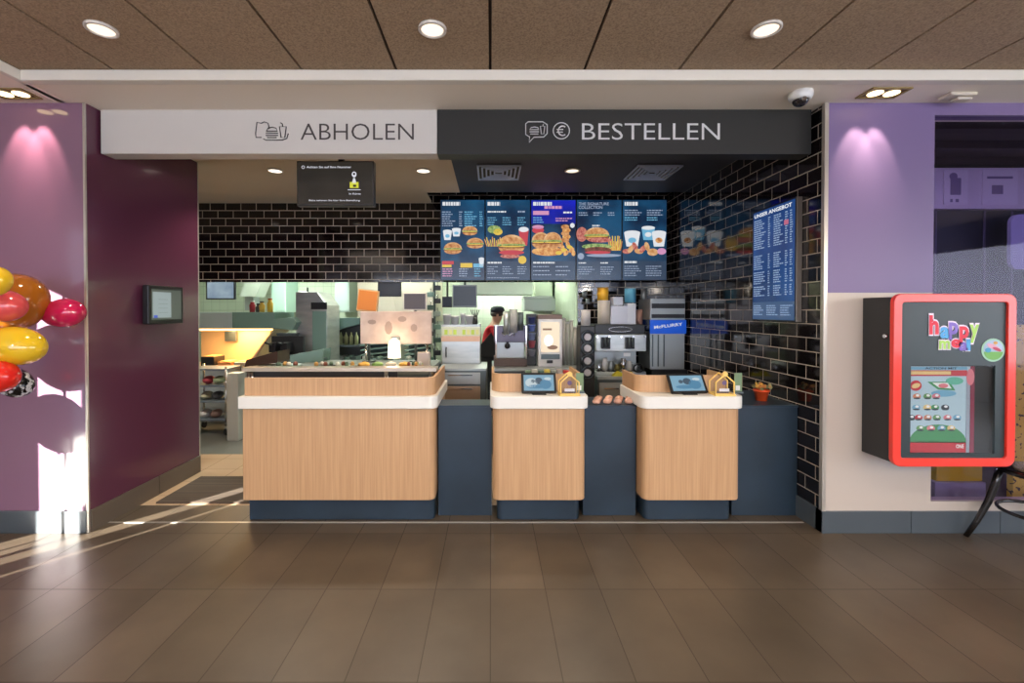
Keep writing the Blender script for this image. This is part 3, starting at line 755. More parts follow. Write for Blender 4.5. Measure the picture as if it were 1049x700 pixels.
# dome camera
xc, yc = X(834, 2.74, 88), 2.86
t = thing('security_camera', 'white dome security camera on the soffit near the tiled corner', 'security camera', (xc, yc, ZC))
MB().lathe((xc, yc, ZC), [(.068, 0), (.068, -.03), (.06, -.045), (.05, -.05)], 28).build('housing', white, t)
MB().sph((xc, yc, ZC-.048), .046, .046, .04, 20).build('dome', mat('dark_dome', C(25, 25, 32), .08, coat=.6), t)
MB().cyl((xc-.01, yc-.055, ZC-.06), .014, .02, 14, 0, 'y').build('lens', chrome, t)
xc = X(985, 2.86, 101)
t = thing('ceiling_sensor', 'small beige sensor box on the soffit above the window', 'sensor', (xc, 2.88, ZC))
B(xc-.085, xc+.085, 2.84, 2.93, ZC-.022, ZC).build('base', mat('cream_plastic', C(205, 195, 180), .5), t, .008)
B(xc-.02, xc+.075, 2.86, 2.92, ZC-.04, ZC-.022).build('cover', mat('cream_plastic', C(205, 195, 180), .5), t, .008)

# ============================================================ TOY DISPLAY CABINET
kx0, kx1 = X(916, 2.753), X(1042, 2.753); kz0, kz1 = Zz(478.5, 2.753), Zz(301, 2.753); ky = 2.753
t = thing('toy_display_case', 'red-framed wall display case with happy meal lettering', 'display case', ((kx0+kx1)/2, 2.87, kz0))
B(kx0+.01, kx1-.01, ky+.03, DW-.001, kz0+.02, kz1-.02).build('box', charcoal, t, .004)
red = mat('red_lacquer', C(238, 58, 42), .3, coat=.3)
bw_ = .052
fr = MB(); out = RR(kx0, kx1, kz0, kz1, .055, 8); inn = RR(kx0+bw_, kx1-bw_, kz0+bw_, kz1-bw_, .02, 8); n = len(out)
vs = [(p[0], ky, p[1]) for p in out]+[(p[0], ky, p[1]) for p in inn]+[(p[0], ky+.03, p[1]) for p in out]+[(p[0], ky+.03, p[1]) for p in inn]
fs = []
for i in range(n):
    j = (i+1) % n; fs += [(i, j, n+j, n+i), (2*n+i, 3*n+i, 3*n+j, 2*n+j), (i, 2*n+i, 2*n+j, j), (n+i, n+j, 3*n+j, 3*n+i)]
fr.add(vs, fs).build('frame', red, t, .004)
# front panel with a lower window
a0, a1, b0, b1 = kx0+bw_-.005, kx1-bw_+.005, kz0+bw_-.005, kz1-bw_+.005
wx0, wx1, wz0, wz1 = X(936, ky), X(1023, ky), Zz(466, ky), Zz(375, ky)
yp2 = ky+.014
MB().box(a0, wx0, yp2, yp2+.014, b0, b1).box(wx1, a1, yp2, yp2+.014, b0, b1).box(wx0, wx1, yp2, yp2+.014, wz1, b1).box(wx0, wx1, yp2, yp2+.014, b0, wz0).build('front_panel', mat('slate_panel', C(40, 54, 57), .42), t)
B(wx0, wx1, yp2+.015, yp2+.0165, wz0, wz1).build('recess', black2, t)
MB().cyl((kx0-.0, ky+.06, Zz(345, ky)), .012, .02, 14, 0, 'x').xf(Matrix.Translation((-.008, 0, 0))).build('lock', chrome, t)
# coloured lettering
def kp(x, y_): return P(x, y_, ky)
lm = MB(); y = yp2-.001
L1 = [('h', 954, 341, 20, 0), ('a', 965, 345, 13, 1), ('p', 974, 341, 14, 2), ('p', 985, 345, 14, 0), ('y', 995.5, 344, 15, 3)]
L2 = [('m', 964, 356.5, 10, 3), ('e', 976.5, 355, 10, 0), ('a', 984, 358, 10, 2), ('l', 992, 358, 12, 1)]
for wrd, sc_ in ((L1, 1.15), (L2, 1.0)):
    for ch, lx, ly, hh, c in wrd:
        p = kp(lx-1, ly+1); cap = hh*ky/458*(1.0 if ch in 'hl' else 1.28)
        ww = ky/458*({'m': 13, 'l': 5}.get(ch, 11))
        lm.text(ch, p.x, p.z, y, cap, ww, 4, 'L', .085); lm.text(ch, p.x+.003, p.z+.001, y-.002, cap*.95, ww*.88, c, 'L', .04)
lm.build('lettering', [PM(225, 40, 65), PM(85, 170, 225), PM(130, 105, 195), PM(170, 215, 95), PM(240, 225, 240)], t)
pc = kp(1019.5, 359); r = 12*ky/458
dm_ = MB().ell(pc.x, pc.z, r, r, y, .002, 0, 36); dm_.ell(pc.x, pc.z+.005, r*.85, r*.8, y-.002, .001, 1, 30); dm_.half(pc.x, pc.z-.01, r*.8, r*.7, y-.003, .001, 2, 20, False)
dm_.ell(pc.x, pc.z+.02, r*.6, r*.2, y-.004, .001, 3, 20, -.4); dm_.ell(pc.x+.02, pc.z+.005, r*.4, r*.13, y-.005, .001, 4, 20, -.4); dm_.ell(pc.x-.035, pc.z, r*.25, r*.2, y-.005, .001, 5, 16); dm_.ell(pc.x+.01, pc.z+.045, r*.18, r*.14, y-.005, .001, 6, 16)
dm_.build('round_sticker', [PM(160, 205, 175), PM(170, 195, 215), PM(110, 175, 80), PM(215, 160, 185), PM(190, 60, 90), PM(60, 150, 190), PM(205, 150, 60)], t)
# poster behind the glass
pm = MB(); q = ky/458; yq = yp2+.014
def kx(x): return X(x, ky)
def kz(y_): return Zz(y_, ky)
pm.box(kx(936.5), kx(1000), yq-.002, yq, kz(465), kz(376), 0); yq -= .002
pm.box(kx(936.5), kx(996), yq-.001, yq, kz(386), kz(380), 1); pm.box(kx(936.5), kx(979), yq-.002, yq, kz(384.5), kz(381), 6)
pm.box(kx(936.5), kx(996), yq-.001, yq, kz(379.5), kz(376.5), 8)
pm.text('ACTION MIT', kx(952), kz(379), yq-.001, q*2.2, kx(985)-kx(952), 9, fat=.02)
pm.box(kx(936.5), kx(1000), yq-.001, yq, kz(465), kz(454), 1)
pm.half((kx(936.5)+kx(996))/2, kz(455), (kx(996)-kx(936.5))/2, q*19, yq, .001, 2)
pm.box(kx(999.5), kx(1003.5), yq-.003, yq, kz(465), kz(376), 10)
pm.ell(kx(999), kz(387), q*4, q*8.5, yq-.003, .001, 7)
pm.box(kx(995.5), kx(999), yq-.002, yq, kz(465), kz(385), 5)
pm.text('ONE', kx(985), kz(460.5), yq-.001, q*4, kx(993)-kx(985), 11, fat=.02)
pm.ell(kx(943), kz(396), q*6, q*5.5, yq, .001, 1); pm.ell(kx(943), kz(396), q*4.5, q*2.5, yq-.001, .001, 6, rot=.3)
pm.prism([(kx(955), kz(392)), (kx(966), kz(400)), (kx(984), kz(401)), (kx(978), kz(392))], yq-.001, yq, 'xz', 2)
pm.prism([(kx(960), kz(393)), (kx(967), kz(398)), (kx(980), kz(399)), (kx(976), kz(393))], yq-.002, yq, 'xz', 11); pm.ell(kx(971), kz(396), q*5, q*2.3, yq-.003, .001, 7)
pm.ell(kx(983), kz(391), q*9, q*4, yq-.001, .001, 12); pm.ell(kx(972), kz(404), q*13, q*3.5, yq, .001, 8)
cols = [3, 4, 7, 8, 6, 2, 9, 1]
rows = [(407, [944, 955, 964]), (418.5, [943.5, 955, 963, 973.5]), (429, [938.5, 946, 955.5, 965, 976, 986]), (440, [948, 959, 970, 980])]
for ri, (yy, xsx) in enumerate(rows):
    for ci, xx in enumerate(xsx):
        pm.ell(kx(xx), kz(yy), q*4.2, q*3.0, yq-.001, .001, cols[(ri*3+ci) % 8], 14); pm.ell(kx(xx)+.004, kz(yy)+.006, q*1.8, q*1.3, yq-.002, .001, 11, 10); pm.ell(kx(xx), kz(yy)-.012, q*3.6, q*.9, yq-.002, .001, 9, 10)
pm.build('toy_poster', [PM(175, 200, 212, .3), PM(190, 35, 50, .3), PM(60, 140, 85, .3), PM(200, 130, 100), PM(100, 150, 90), PM(150, 160, 175), PM(225, 195, 130), PM(215, 120, 130), PM(110, 165, 195), PM(35, 50, 60), PM(130, 30, 60), PM(235, 235, 235), PM(90, 175, 150)], t)
B(wx0+.002, wx1-.002, yp2+.002, yp2+.004, wz0+.002, wz1-.002).build('glass_pane', glass, t)

# ============================================================ CHAIR
cxr, cyr = 3.43, 2.76
t = thing('bentwood_chair', 'black bentwood chair at the right below the red display case', 'chair', (cxr, cyr, 0))
bl = mat('black_lacquer', C(20, 17, 16), .25, coat=.4)
MB().lathe((cxr, cyr, .47), [(0, .0), (.19, 0), (.2, .015), (.2, .03), (.17, .038), (0, .03)], 32).build('seat', bl, t)
for sx, sy, in ((-1, 1), (-1, -1), (1, 1), (1, -1)):
    a = (cxr+sx*.14, cyr+sy*.12, .475); b = (cxr+sx*.185, cyr+sy*.145, .25); c = (cxr+sx*.28, cyr+sy*.19, .0)
    MB().tube([a, (cxr+sx*.155, cyr+sy*.13, .38), b, (cxr+sx*.23, cyr+sy*.17, .11), c], [.019, .02, .019, .016, .014], 10).build('leg', bl, t)
MB().tube([(cxr+.195*math.cos(k*PI/14), cyr+.195*math.sin(k*PI/14), .235) for k in range(28)], .011, 8, 0, True).build('leg_ring', bl, t)
MB().tube([(cxr+.15, cyr-.16, .49), (cxr+.2, cyr-.17, .7), (cxr+.235, cyr-.13, .86), (cxr+.25, cyr, .93), (cxr+.235, cyr+.13, .86), (cxr+.2, cyr+.17, .7), (cxr+.15, cyr+.16, .49)], .014, 8).build('backrest', bl, t)

# ============================================================ behind the glass: objects standing in for its reflections
dg = 5.6
for k in range(5):
    y_ = 3.5+k*.55
    tag(B(XR+.2, 9.3, y_, y_+.12, 3.36, 3.45).build('ceiling_beam', mat('dark_beam', C(48, 42, 44), .7)), 'dark ceiling beam standing in for a reflection in the glass', 'beam', 'beams behind the glass')
z0_, z1_ = Zz(214, dg), Zz(172, dg)
t = thing('bulkhead_panel', 'pale bulkhead with faint posters made for a reflection high in the right glass', 'panel', (6.3, dg+.05, z0_))
B(XR+.2, 9.3, dg, dg+.1, z0_, z1_).build('board', mat('pale_bulkhead', C(215, 208, 220), .6), t)
for k, (xa_, xb_, lab) in enumerate(((969, 984, 'poster showing a phone'), (1008, 1035, 'poster with a chart'))):
    p0, p1 = X(xa_-4, dg), X(xb_+5, dg)
    m = B(p0, p1, dg-.012, dg, z0_+.05, z1_-.03, 0); c = (X(xa_, dg)+X(xb_, dg))/2; ww = (X(xb_, dg)-X(xa_, dg))*.36
    if k == 0:
        m.box(c-ww, c+ww, dg-.014, dg-.012, z0_+.17, z1_-.13, 1); m.ell(c-.03, z1_-.11, .05, .045, dg-.012, .003, 1)
        m.box(c-ww, c-ww+.03, dg-.014, dg-.012, z0_+.08, z0_+.12, 1); m.box(c, c+.04, dg-.014, dg-.012, z0_+.08, z0_+.12, 1)
    else:
        m.box(c-.1, c+.04, dg-.014, dg-.012, z0_+.18, z1_-.22, 1); m.box(c-.16, c+.16, dg-.014, dg-.012, z1_-.14, z1_-.11, 1)
    sub(lab, m.build('poster', [mat('poster_paper', C(225, 220, 230), .6), mat('poster_ink', C(130, 120, 150), .6)], t))
for k, xx in enumerate((958, 1008, 1036)):
    p = X(xx, dg); 
    t = thing('partition_screen', ('grey-green partition panel built for a reflection at the left edge of the right glass', 'grey-green partition panel built for a reflection in the middle of the right glass', 'grey-green partition panel built for a reflection at the far right of the glass')[k], 'partition', (p+.25, dg, 0))
    pe = X((1006, 1034, 1075)[k], dg)
    B(p, pe, dg+.0, dg+.04, .02, z0_-.02).build('panel', mat('partition_green', C(52, 64, 64), .45), t)
    B(p-.02, p, dg-.01, dg+.05, 0, z0_-.02).build('frame', mat('partition_frame', C(100, 100, 115), .4), t)
p = P(1046, 250, 5.3)
tag(MB().prism(RR(p.x-.12, p.x+.4, p.z-.3, p.z+.35, .1), 5.3, 5.34).build('wall_plaque', mat('lilac_plaque', C(190, 190, 225), .5)), 'pale lilac plaque made for a reflection high in the glass at the right edge', 'plaque')
tag(B(X(960, 3.5), X(1012, 3.5), 3.5, 3.8, .0, Zz(492, 3.5)-.02).build('floor_crate', mat('white_crate', C(190, 195, 200), .4)), 'pale low crate added for a reflection in the glass beneath the display case', 'crate')
tag(B(X(964, 3.5), X(1012, 3.5), 3.52, 3.78, Zz(492, 3.5)-.02, Zz(478, 3.5)).build('yellow_box', mat('yellow_card', C(225, 200, 40), .5), None, .01), 'yellow box added for a reflection, on the pale crate behind the glass', 'box')
tag(B(X(1040, 3.3), X(1060, 3.3), 3.3, 3.34, 0.0, Zz(333, 3.3)).build('banner_stand', noisy('yellow_dotted', C(60, 55, 20), C(228, 205, 60), .5, 30, lo=.38, hi=.42)), 'yellow dark-spotted banner behind the glass right of the display case', 'banner')

# ============================================================ BALLOONS
def balloon(x, y_, d, rx, rz, tilt, label, m, group='party balloons'):
    p = P(x, y_, d); k = d/458
    mb = MB(); a, b = rx*k, rz*k
    R_ = max(a, b); r_ = min(a, b)*.98
    prof = []
    for i in range(15):
        th = PI*i/14; prof.append((r_*math.sin(th)*(1+.08*math.cos(th)), R_*math.cos(th)))
    mb.lathe((0, 0, 0), prof, 28); mb.lathe((0, 0, -R_-.014), [(.012, 0), (.004, .008), (.006, .018)], 10)
    mb.xf(Matrix.Translation(p) @ Matrix.Rotation(tilt, 4, 'Y'))
    o = mb.build('balloon', m); tag(o, label, 'balloon', group); return o
def bal(n, c, tr=.25): return mat(n, c, .12, coat=.5, trans=tr)
balloon(17, 309, 2.73, 26, 29, 0, 'large amber-orange balloon added for a wall reflection, behind the pink one', bal('amber_rubber', C(205, 120, 30), .4))  # solid balloon added where the glossy wall mirrors the bunch
balloon(-4, 288, 2.38, 13, 15, 0, 'yellow balloon cut by the left picture edge, topmost', bal('yellow_rubber', C(250, 205, 40)))
balloon(0, 313, 2.5, 24, 17, PI/2+.1, 'salmon-pink balloon at the left picture edge', bal('salmon_rubber', C(240, 90, 90)))
balloon(65, 321, 2.86, 20, 15, PI/2-.15, 'deep pink balloon added for a wall reflection, nearest the wall corner', bal('pink_rubber', C(225, 30, 90)))  # stands in for a pink balloon reflection on the wall
balloon(14, 354, 2.5, 30, 20, PI/2+.15, 'long yellow balloon in the middle of the bunch', bal('yellow_rubber', C(250, 205, 40)))
balloon(-4, 386, 2.42, 20, 17, PI/2, 'bright red balloon at the bottom left of the bunch', bal('red_rubber', C(245, 45, 35)))
balloon(13, 391, 2.62, 20, 14, PI/2+.6, 'black and white marbled balloon behind the red one', noisy('marbled_rubber', C(15, 15, 15), C(200, 200, 200), .15, 28, lo=.52, hi=.56))
for (c_, r_, lab, m_) in (((-3.50, 2.25, 1.47), .19, 'amber balloon outside the left picture edge, upper', 'amber_rubber'), ((-3.56, 2.22, 1.04), .17, 'red balloon outside the left picture edge, lower', 'red_rubber')):
    mb = MB().sph(c_, r_, r_, r_*1.12, 24); mb.lathe((c_[0], c_[1], c_[2]-r_*1.12-.014), [(.012, 0), (.004, .008), (.006, .018)], 10)
    tag(mb.build('balloon', MATS[m_]), lab, 'balloon', 'party balloons')
st = P(-60, 360, 2.6)
t = thing('balloon_stand', 'thin balloon stick stand at the left picture edge', 'balloon stand', (st.x, 2.6, 0))
MB().cyl((st.x, 2.6, 0), .12, .02, 24).build('base', white, t)
MB().cyl((st.x, 2.6, .02), .008, 1.75, 10).build('pole', white, t)

# entrance mats
t1 = tag(B(X(206, 3.99, 490), X(243, 3.1)-.03, 3.45, 3.99, .0, .012).build('floor_mat', matm), 'ribbed brown mat on the beige tiles beside the wide oak counter', 'mat')

# ============================================================ KITCHEN EQUIPMENT
def cabinet(name, label, cat, x0, x1, y0, y1, zt, body=steel, top=steel2, doors=0):
    t = thing(name, label, cat, ((x0+x1)/2, (y0+y1)/2, 0))
    B(x0+.01, x1-.01, y0+.02, y1, .0, zt-.035).build('body', body, t)
    B(x0, x1, y0, y1, zt-.035, zt).build('worktop', top, t, .004)
    if doors:
        w = (x1-x0-.04)/doors
        for k in range(doors):
            dr = B(x0+.02+k*w+.008, x0+.02+(k+1)*w-.008, y0+.008, y0+.02, .1, zt-.07).build('door', steel2, t, .003)
            B(x0+.02+k*w+.06, x0+.02+(k+1)*w-.06, y0-.006, y0+.008, zt-.14, zt-.125).build('handle', chrome, dr)
    return t
# hand-off table behind the pickup counter
cabinet('handoff_table', 'steel hand-off table behind the wide oak counter', 'table', X(282, 4.05), X(440, 4.05), 4.05, 4.95, .95, steeld, mat('dark_worktop', C(112, 118, 112), .45, .4), 3)  # worktop in a darker steel tone
for k, (xx, w_, m_, lab) in enumerate(((292, .10, greensteel, 'green-grey shallow tray at the left end of the hand-off table'), (330, .09, charcoal, 'black shallow tray on the hand-off table below the bun machine'), (352, .09, PM(170, 180, 165), 'pale shallow tray on the hand-off table left of the beige board'), (424, .07, PM(190, 150, 110), 'tan shallow tray on the hand-off table right of the glowing lamp'))):
    p = X(xx, 4.12); t = thing('shallow_tray', lab, 'tray', (p, 4.17, .951))
    B(p-w_, p+w_, 4.08, 4.24, .951, .985).build('tray_body', m_, t, .006)
    for q_ in range(4): MB().lathe((p-w_*.72+q_*w_*.48, 4.14+.03*(q_ % 2), .986), [(w_*.2, 0), (w_*.22, .02), (w_*.12, .035)], 10).build('food_portion', (PM(90, 110, 90), PM(200, 150, 80), PM(205, 200, 185), PM(130, 70, 50))[(q_+k) % 4], t)
# fry station
d = 6.0; x0, x1 = X(204, d), X(281, d); zt_, zb_ = Zz(320, d), Zz(375, d)
zh = Zz(337, d)
t = thing('fry_station', 'warm-lit steel fry holding station at the left of the kitchen', 'fry station', ((x0+x1)/2, d+.3, 0))
B(x0-.3, x1-.05, d, d+.6, 0, zb_-.04).build('cabinet', steel, t)
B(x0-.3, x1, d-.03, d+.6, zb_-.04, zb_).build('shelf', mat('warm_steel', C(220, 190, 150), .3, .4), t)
B(x0-.3, x1, d, d+.6, zh, zt_).build('hood', greensteel, t, .004)
B(x0-.3, X(238, d), d-.01, d, zh+.01, zt_).build('hood_plate', mat('pale_hood_plate', C(185, 200, 198), .35, .4), t, .003)
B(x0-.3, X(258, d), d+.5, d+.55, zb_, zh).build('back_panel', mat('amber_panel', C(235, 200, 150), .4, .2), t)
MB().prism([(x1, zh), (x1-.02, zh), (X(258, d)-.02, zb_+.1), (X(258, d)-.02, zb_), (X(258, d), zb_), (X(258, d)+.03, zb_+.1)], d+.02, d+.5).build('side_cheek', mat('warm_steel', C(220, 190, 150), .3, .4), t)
B(x0-.25, x1-.1, d+.1, d+.16, zh-.03, zh).build('heat_lamp', E(255, 190, 110, 6), t)
B(X(210, d), X(222, d), d+.44, d+.5, Zz(352, d), Zz(340, d)).build('inner_box', steeld, t)
lamp('AREA', ((x0+x1)/2-.1, d+.2, zh-.04), 14, (1, .62, .28), t, size=.5)
for k, (xx, c, nm, lab) in enumerate(((252.5, C(170, 40, 50), 'cup', 'red cup on the fry station hood'), (259, C(70, 60, 50), 'jar', 'dark jar on the fry station hood, left of the yellow ones'), (262.5, C(200, 160, 60), 'jar', 'dull yellow jar on the fry station hood'), (271, C(220, 175, 50), 'bottle', 'tall bright yellow bottle on the fry station hood'))):
    p = X(xx, d-.0); hh = (.14, .1, .13, .17)[k]
    t = thing(nm, lab, nm, (p, d+.15, zt_-.0))
    MB().lathe((p, d+.15, zt_), [(.035, 0), (.04, hh*.7), (.025, hh*.85), (.025, hh)], 14).build('body', mat('jar%d' % k, c, .4), t)
    MB().cyl((p, d+.15, zt_+hh), .027, .02, 14).build('lid', (white, black, PM(90, 90, 80), PM(180, 60, 40))[k], t)
# tray of fries + chute
for k in range(3):
    p = X(212+k*17, d); t = thing('food_tray', ('dark', 'bronze', 'steel')[k]+' tray on the fry station shelf', 'tray', (p, d+.1, zb_))
    B(p-.09, p+.09, d, d+.25, zb_, zb_+.05 if k else zb_+.12).build('pan', (black, mat('bronze_pan', C(200, 140, 90), .4, .4), steel2)[k], t, .008)
    B(p-.07, p+.07, d+.02, d+.23, zb_+(.05 if k else .12), zb_+(.06 if k else .13)).build('contents', PM(225, 180, 110), t)
# monitor and angled screens
def monitor(x0, x1, y0, y1, d, label, scr, case=black, lean=0, zsup=None, sup='ceiling', zc2=2.7, tilt=0, name='kitchen_monitor'):
    a, b, zt, zb = X(x0, d), X(x1, d), Zz(y0, d), Zz(y1, d); cx, cz = (a+b)/2, (zt+zb)/2
    t = thing(name, label, 'monitor', (cx, d, zb))
    M = Matrix.Translation((cx, d, cz)) @ Matrix.Rotation(tilt, 4, 'Y') @ Matrix.Rotation(lean, 4, 'X')
    w, h = (b-a)/2, (zt-zb)/2
    MB().box(-w, w, 0, .04, -h, h).xf(M).build('case', case, t, .004)
    MB().box(-w*.9, w*.9, -.002, 0, -h*.86, h*.88).xf(M).build('screen', scr, t)
    if sup == 'ceiling': MB().cyl((cx, d+.055, cz), .015, zc2-cz, 10).build('pole', steeld, t)
    else: MB().cyl((cx, d+.055, sup), .015, cz-sup, 10).build('pole', steeld, t); MB().cyl((cx, d+.055, sup), .07, .012, 14).build('foot', steeld, t)
    return t
monitor(211, 241, 288, 307, 6.8, 'kitchen monitor with a lit bluish screen at far left', screenmat('fry_screen', C(120, 140, 165), C(170, 190, 200), .8, 4))
monitor(366, 387, 297, 319.5, 4.74, 'orange-faced screen standing on the beige board', mat('orange_face', C(225, 135, 50), .5), PM(230, 180, 120), tilt=.12, sup=.95)
monitor(387, 411, 286, 304, 5.95, 'black monitor hanging above the beige board', mat('off_screen', C(28, 32, 38), .3), sup='ceiling')
monitor(413, 437, 300, 318, 4.74, 'grey-brown screen with pale frame right of the orange one', mat('brown_screen', C(75, 66, 66), .4), PM(205, 195, 185), sup=.95)
monitor(463.5, 488.5, 292, 315, 5.95, 'grey hanging monitor left of the worker', mat('grey_screen', C(92, 100, 108), .4), PM(150, 155, 160), sup='ceiling')
monitor(453, 463, 304, 315, 6.5, 'small dark monitor left of the grey hanging one', mat('off_screen2', C(22, 30, 50), .3), sup='ceiling')
# beige board with heat lamp
d = 4.62; a, b, zt_, zb_ = X(369, d), X(442, d), Zz(319, d), Zz(352.5, d)
t = thing('beige_board', 'beige pass-through board with glowing lamp below it', 'board', ((a+b)/2, d, .95))
brd = noisy('stained_board', C(214, 194, 180), C(196, 172, 158), .5, 7)
B(a, b, d, d+.05, zb_, zt_).build('panel', brd, t, .006)
for xx in (a+.05, b-.05): MB().cyl((xx, d+.03, .95), .012, zb_-.95).build('leg', chrome, t)
m = MB()
for (u, v, w_, h_) in ((398, 336, 8, 14), (424, 336, 7, 8), (381, 330, 9, 5), (412, 327, 9, 6)):
    m.ell(X(u, d), Zz(v, d), w_*d/458/2, h_*d/458/2, d-.0002, .001, 0, 9)
m.build('stickers', mat('sticker_brown', C(160, 140, 130), .6), t)
lx = X(405.5, d)
MB().lathe((lx, d-.08, Zz(352, d)), [(.065, -.14), (.06, 0), (.05, .03), (.02, .06)], 20).build('lamp_glass', E(255, 236, 200, 3.0), t)
B(lx-.04, lx+.04, d-.04, d, Zz(350, d)+.02, Zz(350, d)+.05).build('lamp_bracket', steeld, t)
lamp('POINT', (lx, d-.17, Zz(352, d)+.03), 2.2, (1, .7, .42), t, shadow_soft_size=.05)
lamp('POINT', (lx, d-.1, Zz(366, d)-.0), 1.5, (1, .7, .42), t, shadow_soft_size=.04)
o = B(X(440, 4.3)-.12, X(440, 4.3)-.005, 4.3, 4.4, .95, .95+.14).build('napkin_box', mat('beige_box', C(205, 190, 178), .5), None, .004)
tag(o, 'small beige box at the right end of the hand-off table', 'box')
for k in range(5):
    xx = X(372+k*14, 4.3); o = MB().lathe((xx, 4.32, .95), [(.04, 0), (.055, .02), (.05, .04), (0, .055)], 14).build('wrapped_burger', (PM(225, 170, 70), PM(120, 160, 80), PM(225, 215, 195))[k % 3])
    tag(o, ('yellow', 'green', 'white')[k % 3]+' wrapped burger on the hand-off table, '+('first', 'second', 'third', 'fourth', 'fifth')[k]+' from the left', 'wrapped burger', 'burgers on the hand-off table')
# steel hood machine
d = 6.1; x0, x1 = X(303, d), X(335, d)
t = thing('bun_toaster', 'tall steel bun machine with sloped top and black control strip', 'kitchen machine', ((x0+x1)/2, d+.25, 0))
zt_ = Zz(299, d)
MB().prism([(x0, 0), (x1, 0), (x1, Zz(313, d)), (x1-.14, zt_), (x0, zt_)], d, d+.5).build('body', steel, t, .005)
B(X(319, d), x1+.002, d-.015, d, Zz(317, d), Zz(310, d)).build('control_strip', black, t)
B(X(320, d), x1-.01, d-.008, d, Zz(372, d), Zz(319, d)).build('door', greensteel, t, .004)
MB().cyl((X(309, d), d+.2, zt_), .012, .07, 10).build('antenna', black, t)
MB().prism([(X(285, d), Zz(327, d)), (x0+.02, Zz(325, d)), (x0+.08, Zz(330, d)), (x0+.02, Zz(338, d)), (X(285, d), Zz(336, d))], d-.15, d).build('drip_hood', greensteel, t, .004)
MB().prism([(X(286, d), Zz(341, d)), (x0+.06, Zz(341, d)), (x0, Zz(352, d)), (X(290, d), Zz(350, d))], d-.1, d).build('lower_bowl', steeld, t, .004)
# fryer basket rack
d = 5.6; x0, x1 = X(266, d), X(300, d)
t = thing('fryer_unit', 'dark fryer with two black basket handles right of the warm light', 'fryer', ((x0+x1)/2, d+.2, 0))
B(x0, x1, d, d+.36, 0, Zz(366, d)).build('cabinet', steeld, t)
B(x0, x1, d+.3, d+.36, Zz(366, d), Zz(346, d)).build('back_panel', charcoal, t)
for xx in (274, 286):
    h_ = B(X(xx-3, d), X(xx+4, d), d+.1, d+.28, Zz(362, d), Zz(352, d)).build('basket', black, t, .004)
    MB().tube([(X(xx, d), d+.1, Zz(354, d)), (X(xx, d), d-.06, Zz(351, d))], .012, 8).build('handle', black, h_)
d = 5.0
t = thing('bun_chute', 'dark sloping chute on the table left of the green tray', 'chute', (X(268, d), d, 0))
MB().prism([(X(250, d), Zz(376, d)), (X(284, d), Zz(372, d)), (X(284, d), Zz(360, d)), (X(252, d), Zz(369, d))], d, d+.3).build('slide', mat('dark_bronze', C(70, 52, 42), .4, .3), t)
B(X(250, d), X(298, d), d+.0, d+.35, Zz(376, d)-.04, Zz(376, d)).build('shelf', steel2, t)
for xx in (252, 294):
    for yy in (d+.03, d+.32): MB().cyl((X(xx, d), yy, 0), .015, Zz(376, d)-.04).build('leg', chrome, t)
d = 4.7
t = thing('sorting_tray', 'long green-grey slatted tray rising to the right', 'tray', (X(312, d), d, .95))
MB().prism([(X(297, d), .951), (X(330, d), .951), (X(331, d), Zz(358, d)), (X(297, d), Zz(364, d))], d, d+.03).build('side', greensteel, t)
MB().prism([(X(297, d), .951), (X(330, d), .951), (X(331, d), Zz(358, d)), (X(297, d), Zz(364, d))], d+.2, d+.23).build('side', greensteel, t)
for k in range(7): B(X(299+k*4.4, d), X(301+k*4.4, d), d+.031, d+.199, .97, .985).build('slat', steeld, t)
# container rack
d = 6.64; x0, x1 = X(337, d), X(368, d)
t = thing('sauce_rack', 'dark rack of pale bottles between the bun machine and the beige board', 'rack', ((x0+x1)/2, d+.2, 0))
B(x0, x1, d, d+.4, 0, Zz(374, d)).build('cabinet', steeld, t)
B(x0, x1, d+.3, d+.33, Zz(374, d), Zz(330, d)).build('back_panel', charcoal, t)
B(x0, x1, d, d+.3, Zz(354, d)-.02, Zz(354, d)).build('shelf', steeld, t)
MB().prism([(x0, Zz(340, d)), (x0+.1, Zz(326, d)), (x1, Zz(326, d)), (x1, Zz(332, d))], d+.05, d+.3).build('canopy', greensteel, t)
for k in range(5):
    p = X(341+k*5.4, d)
    tt = thing('sauce_bottle', ('first', 'second', 'third', 'fourth', 'fifth')[k]+' pale sauce bottle from the left in the dark rack', 'bottle', (p, d+.12, Zz(354, d)), 'sauce bottles in the rack')
    MB().lathe((p, d+.12, Zz(354, d)), [(.03, 0), (.03, .12), (.012, .16), (.008, .19)], 12).build('body', PM(160, 165, 120), tt)
for k in range(4):
    p = X(341+k*6.8, d)
    o = MB().box(p-.04, p+.04, d+.02, d+.28, Zz(374, d), Zz(374, d)+.12).build('food_bin', (greensteel, steel2, PM(110, 140, 130), PM(80, 95, 90))[k], None, .006)
    tag(o, ('first', 'second', 'third', 'fourth')[k]+' bin from the left on the bottom of the dark bottle rack', 'bin', 'bins in the rack')
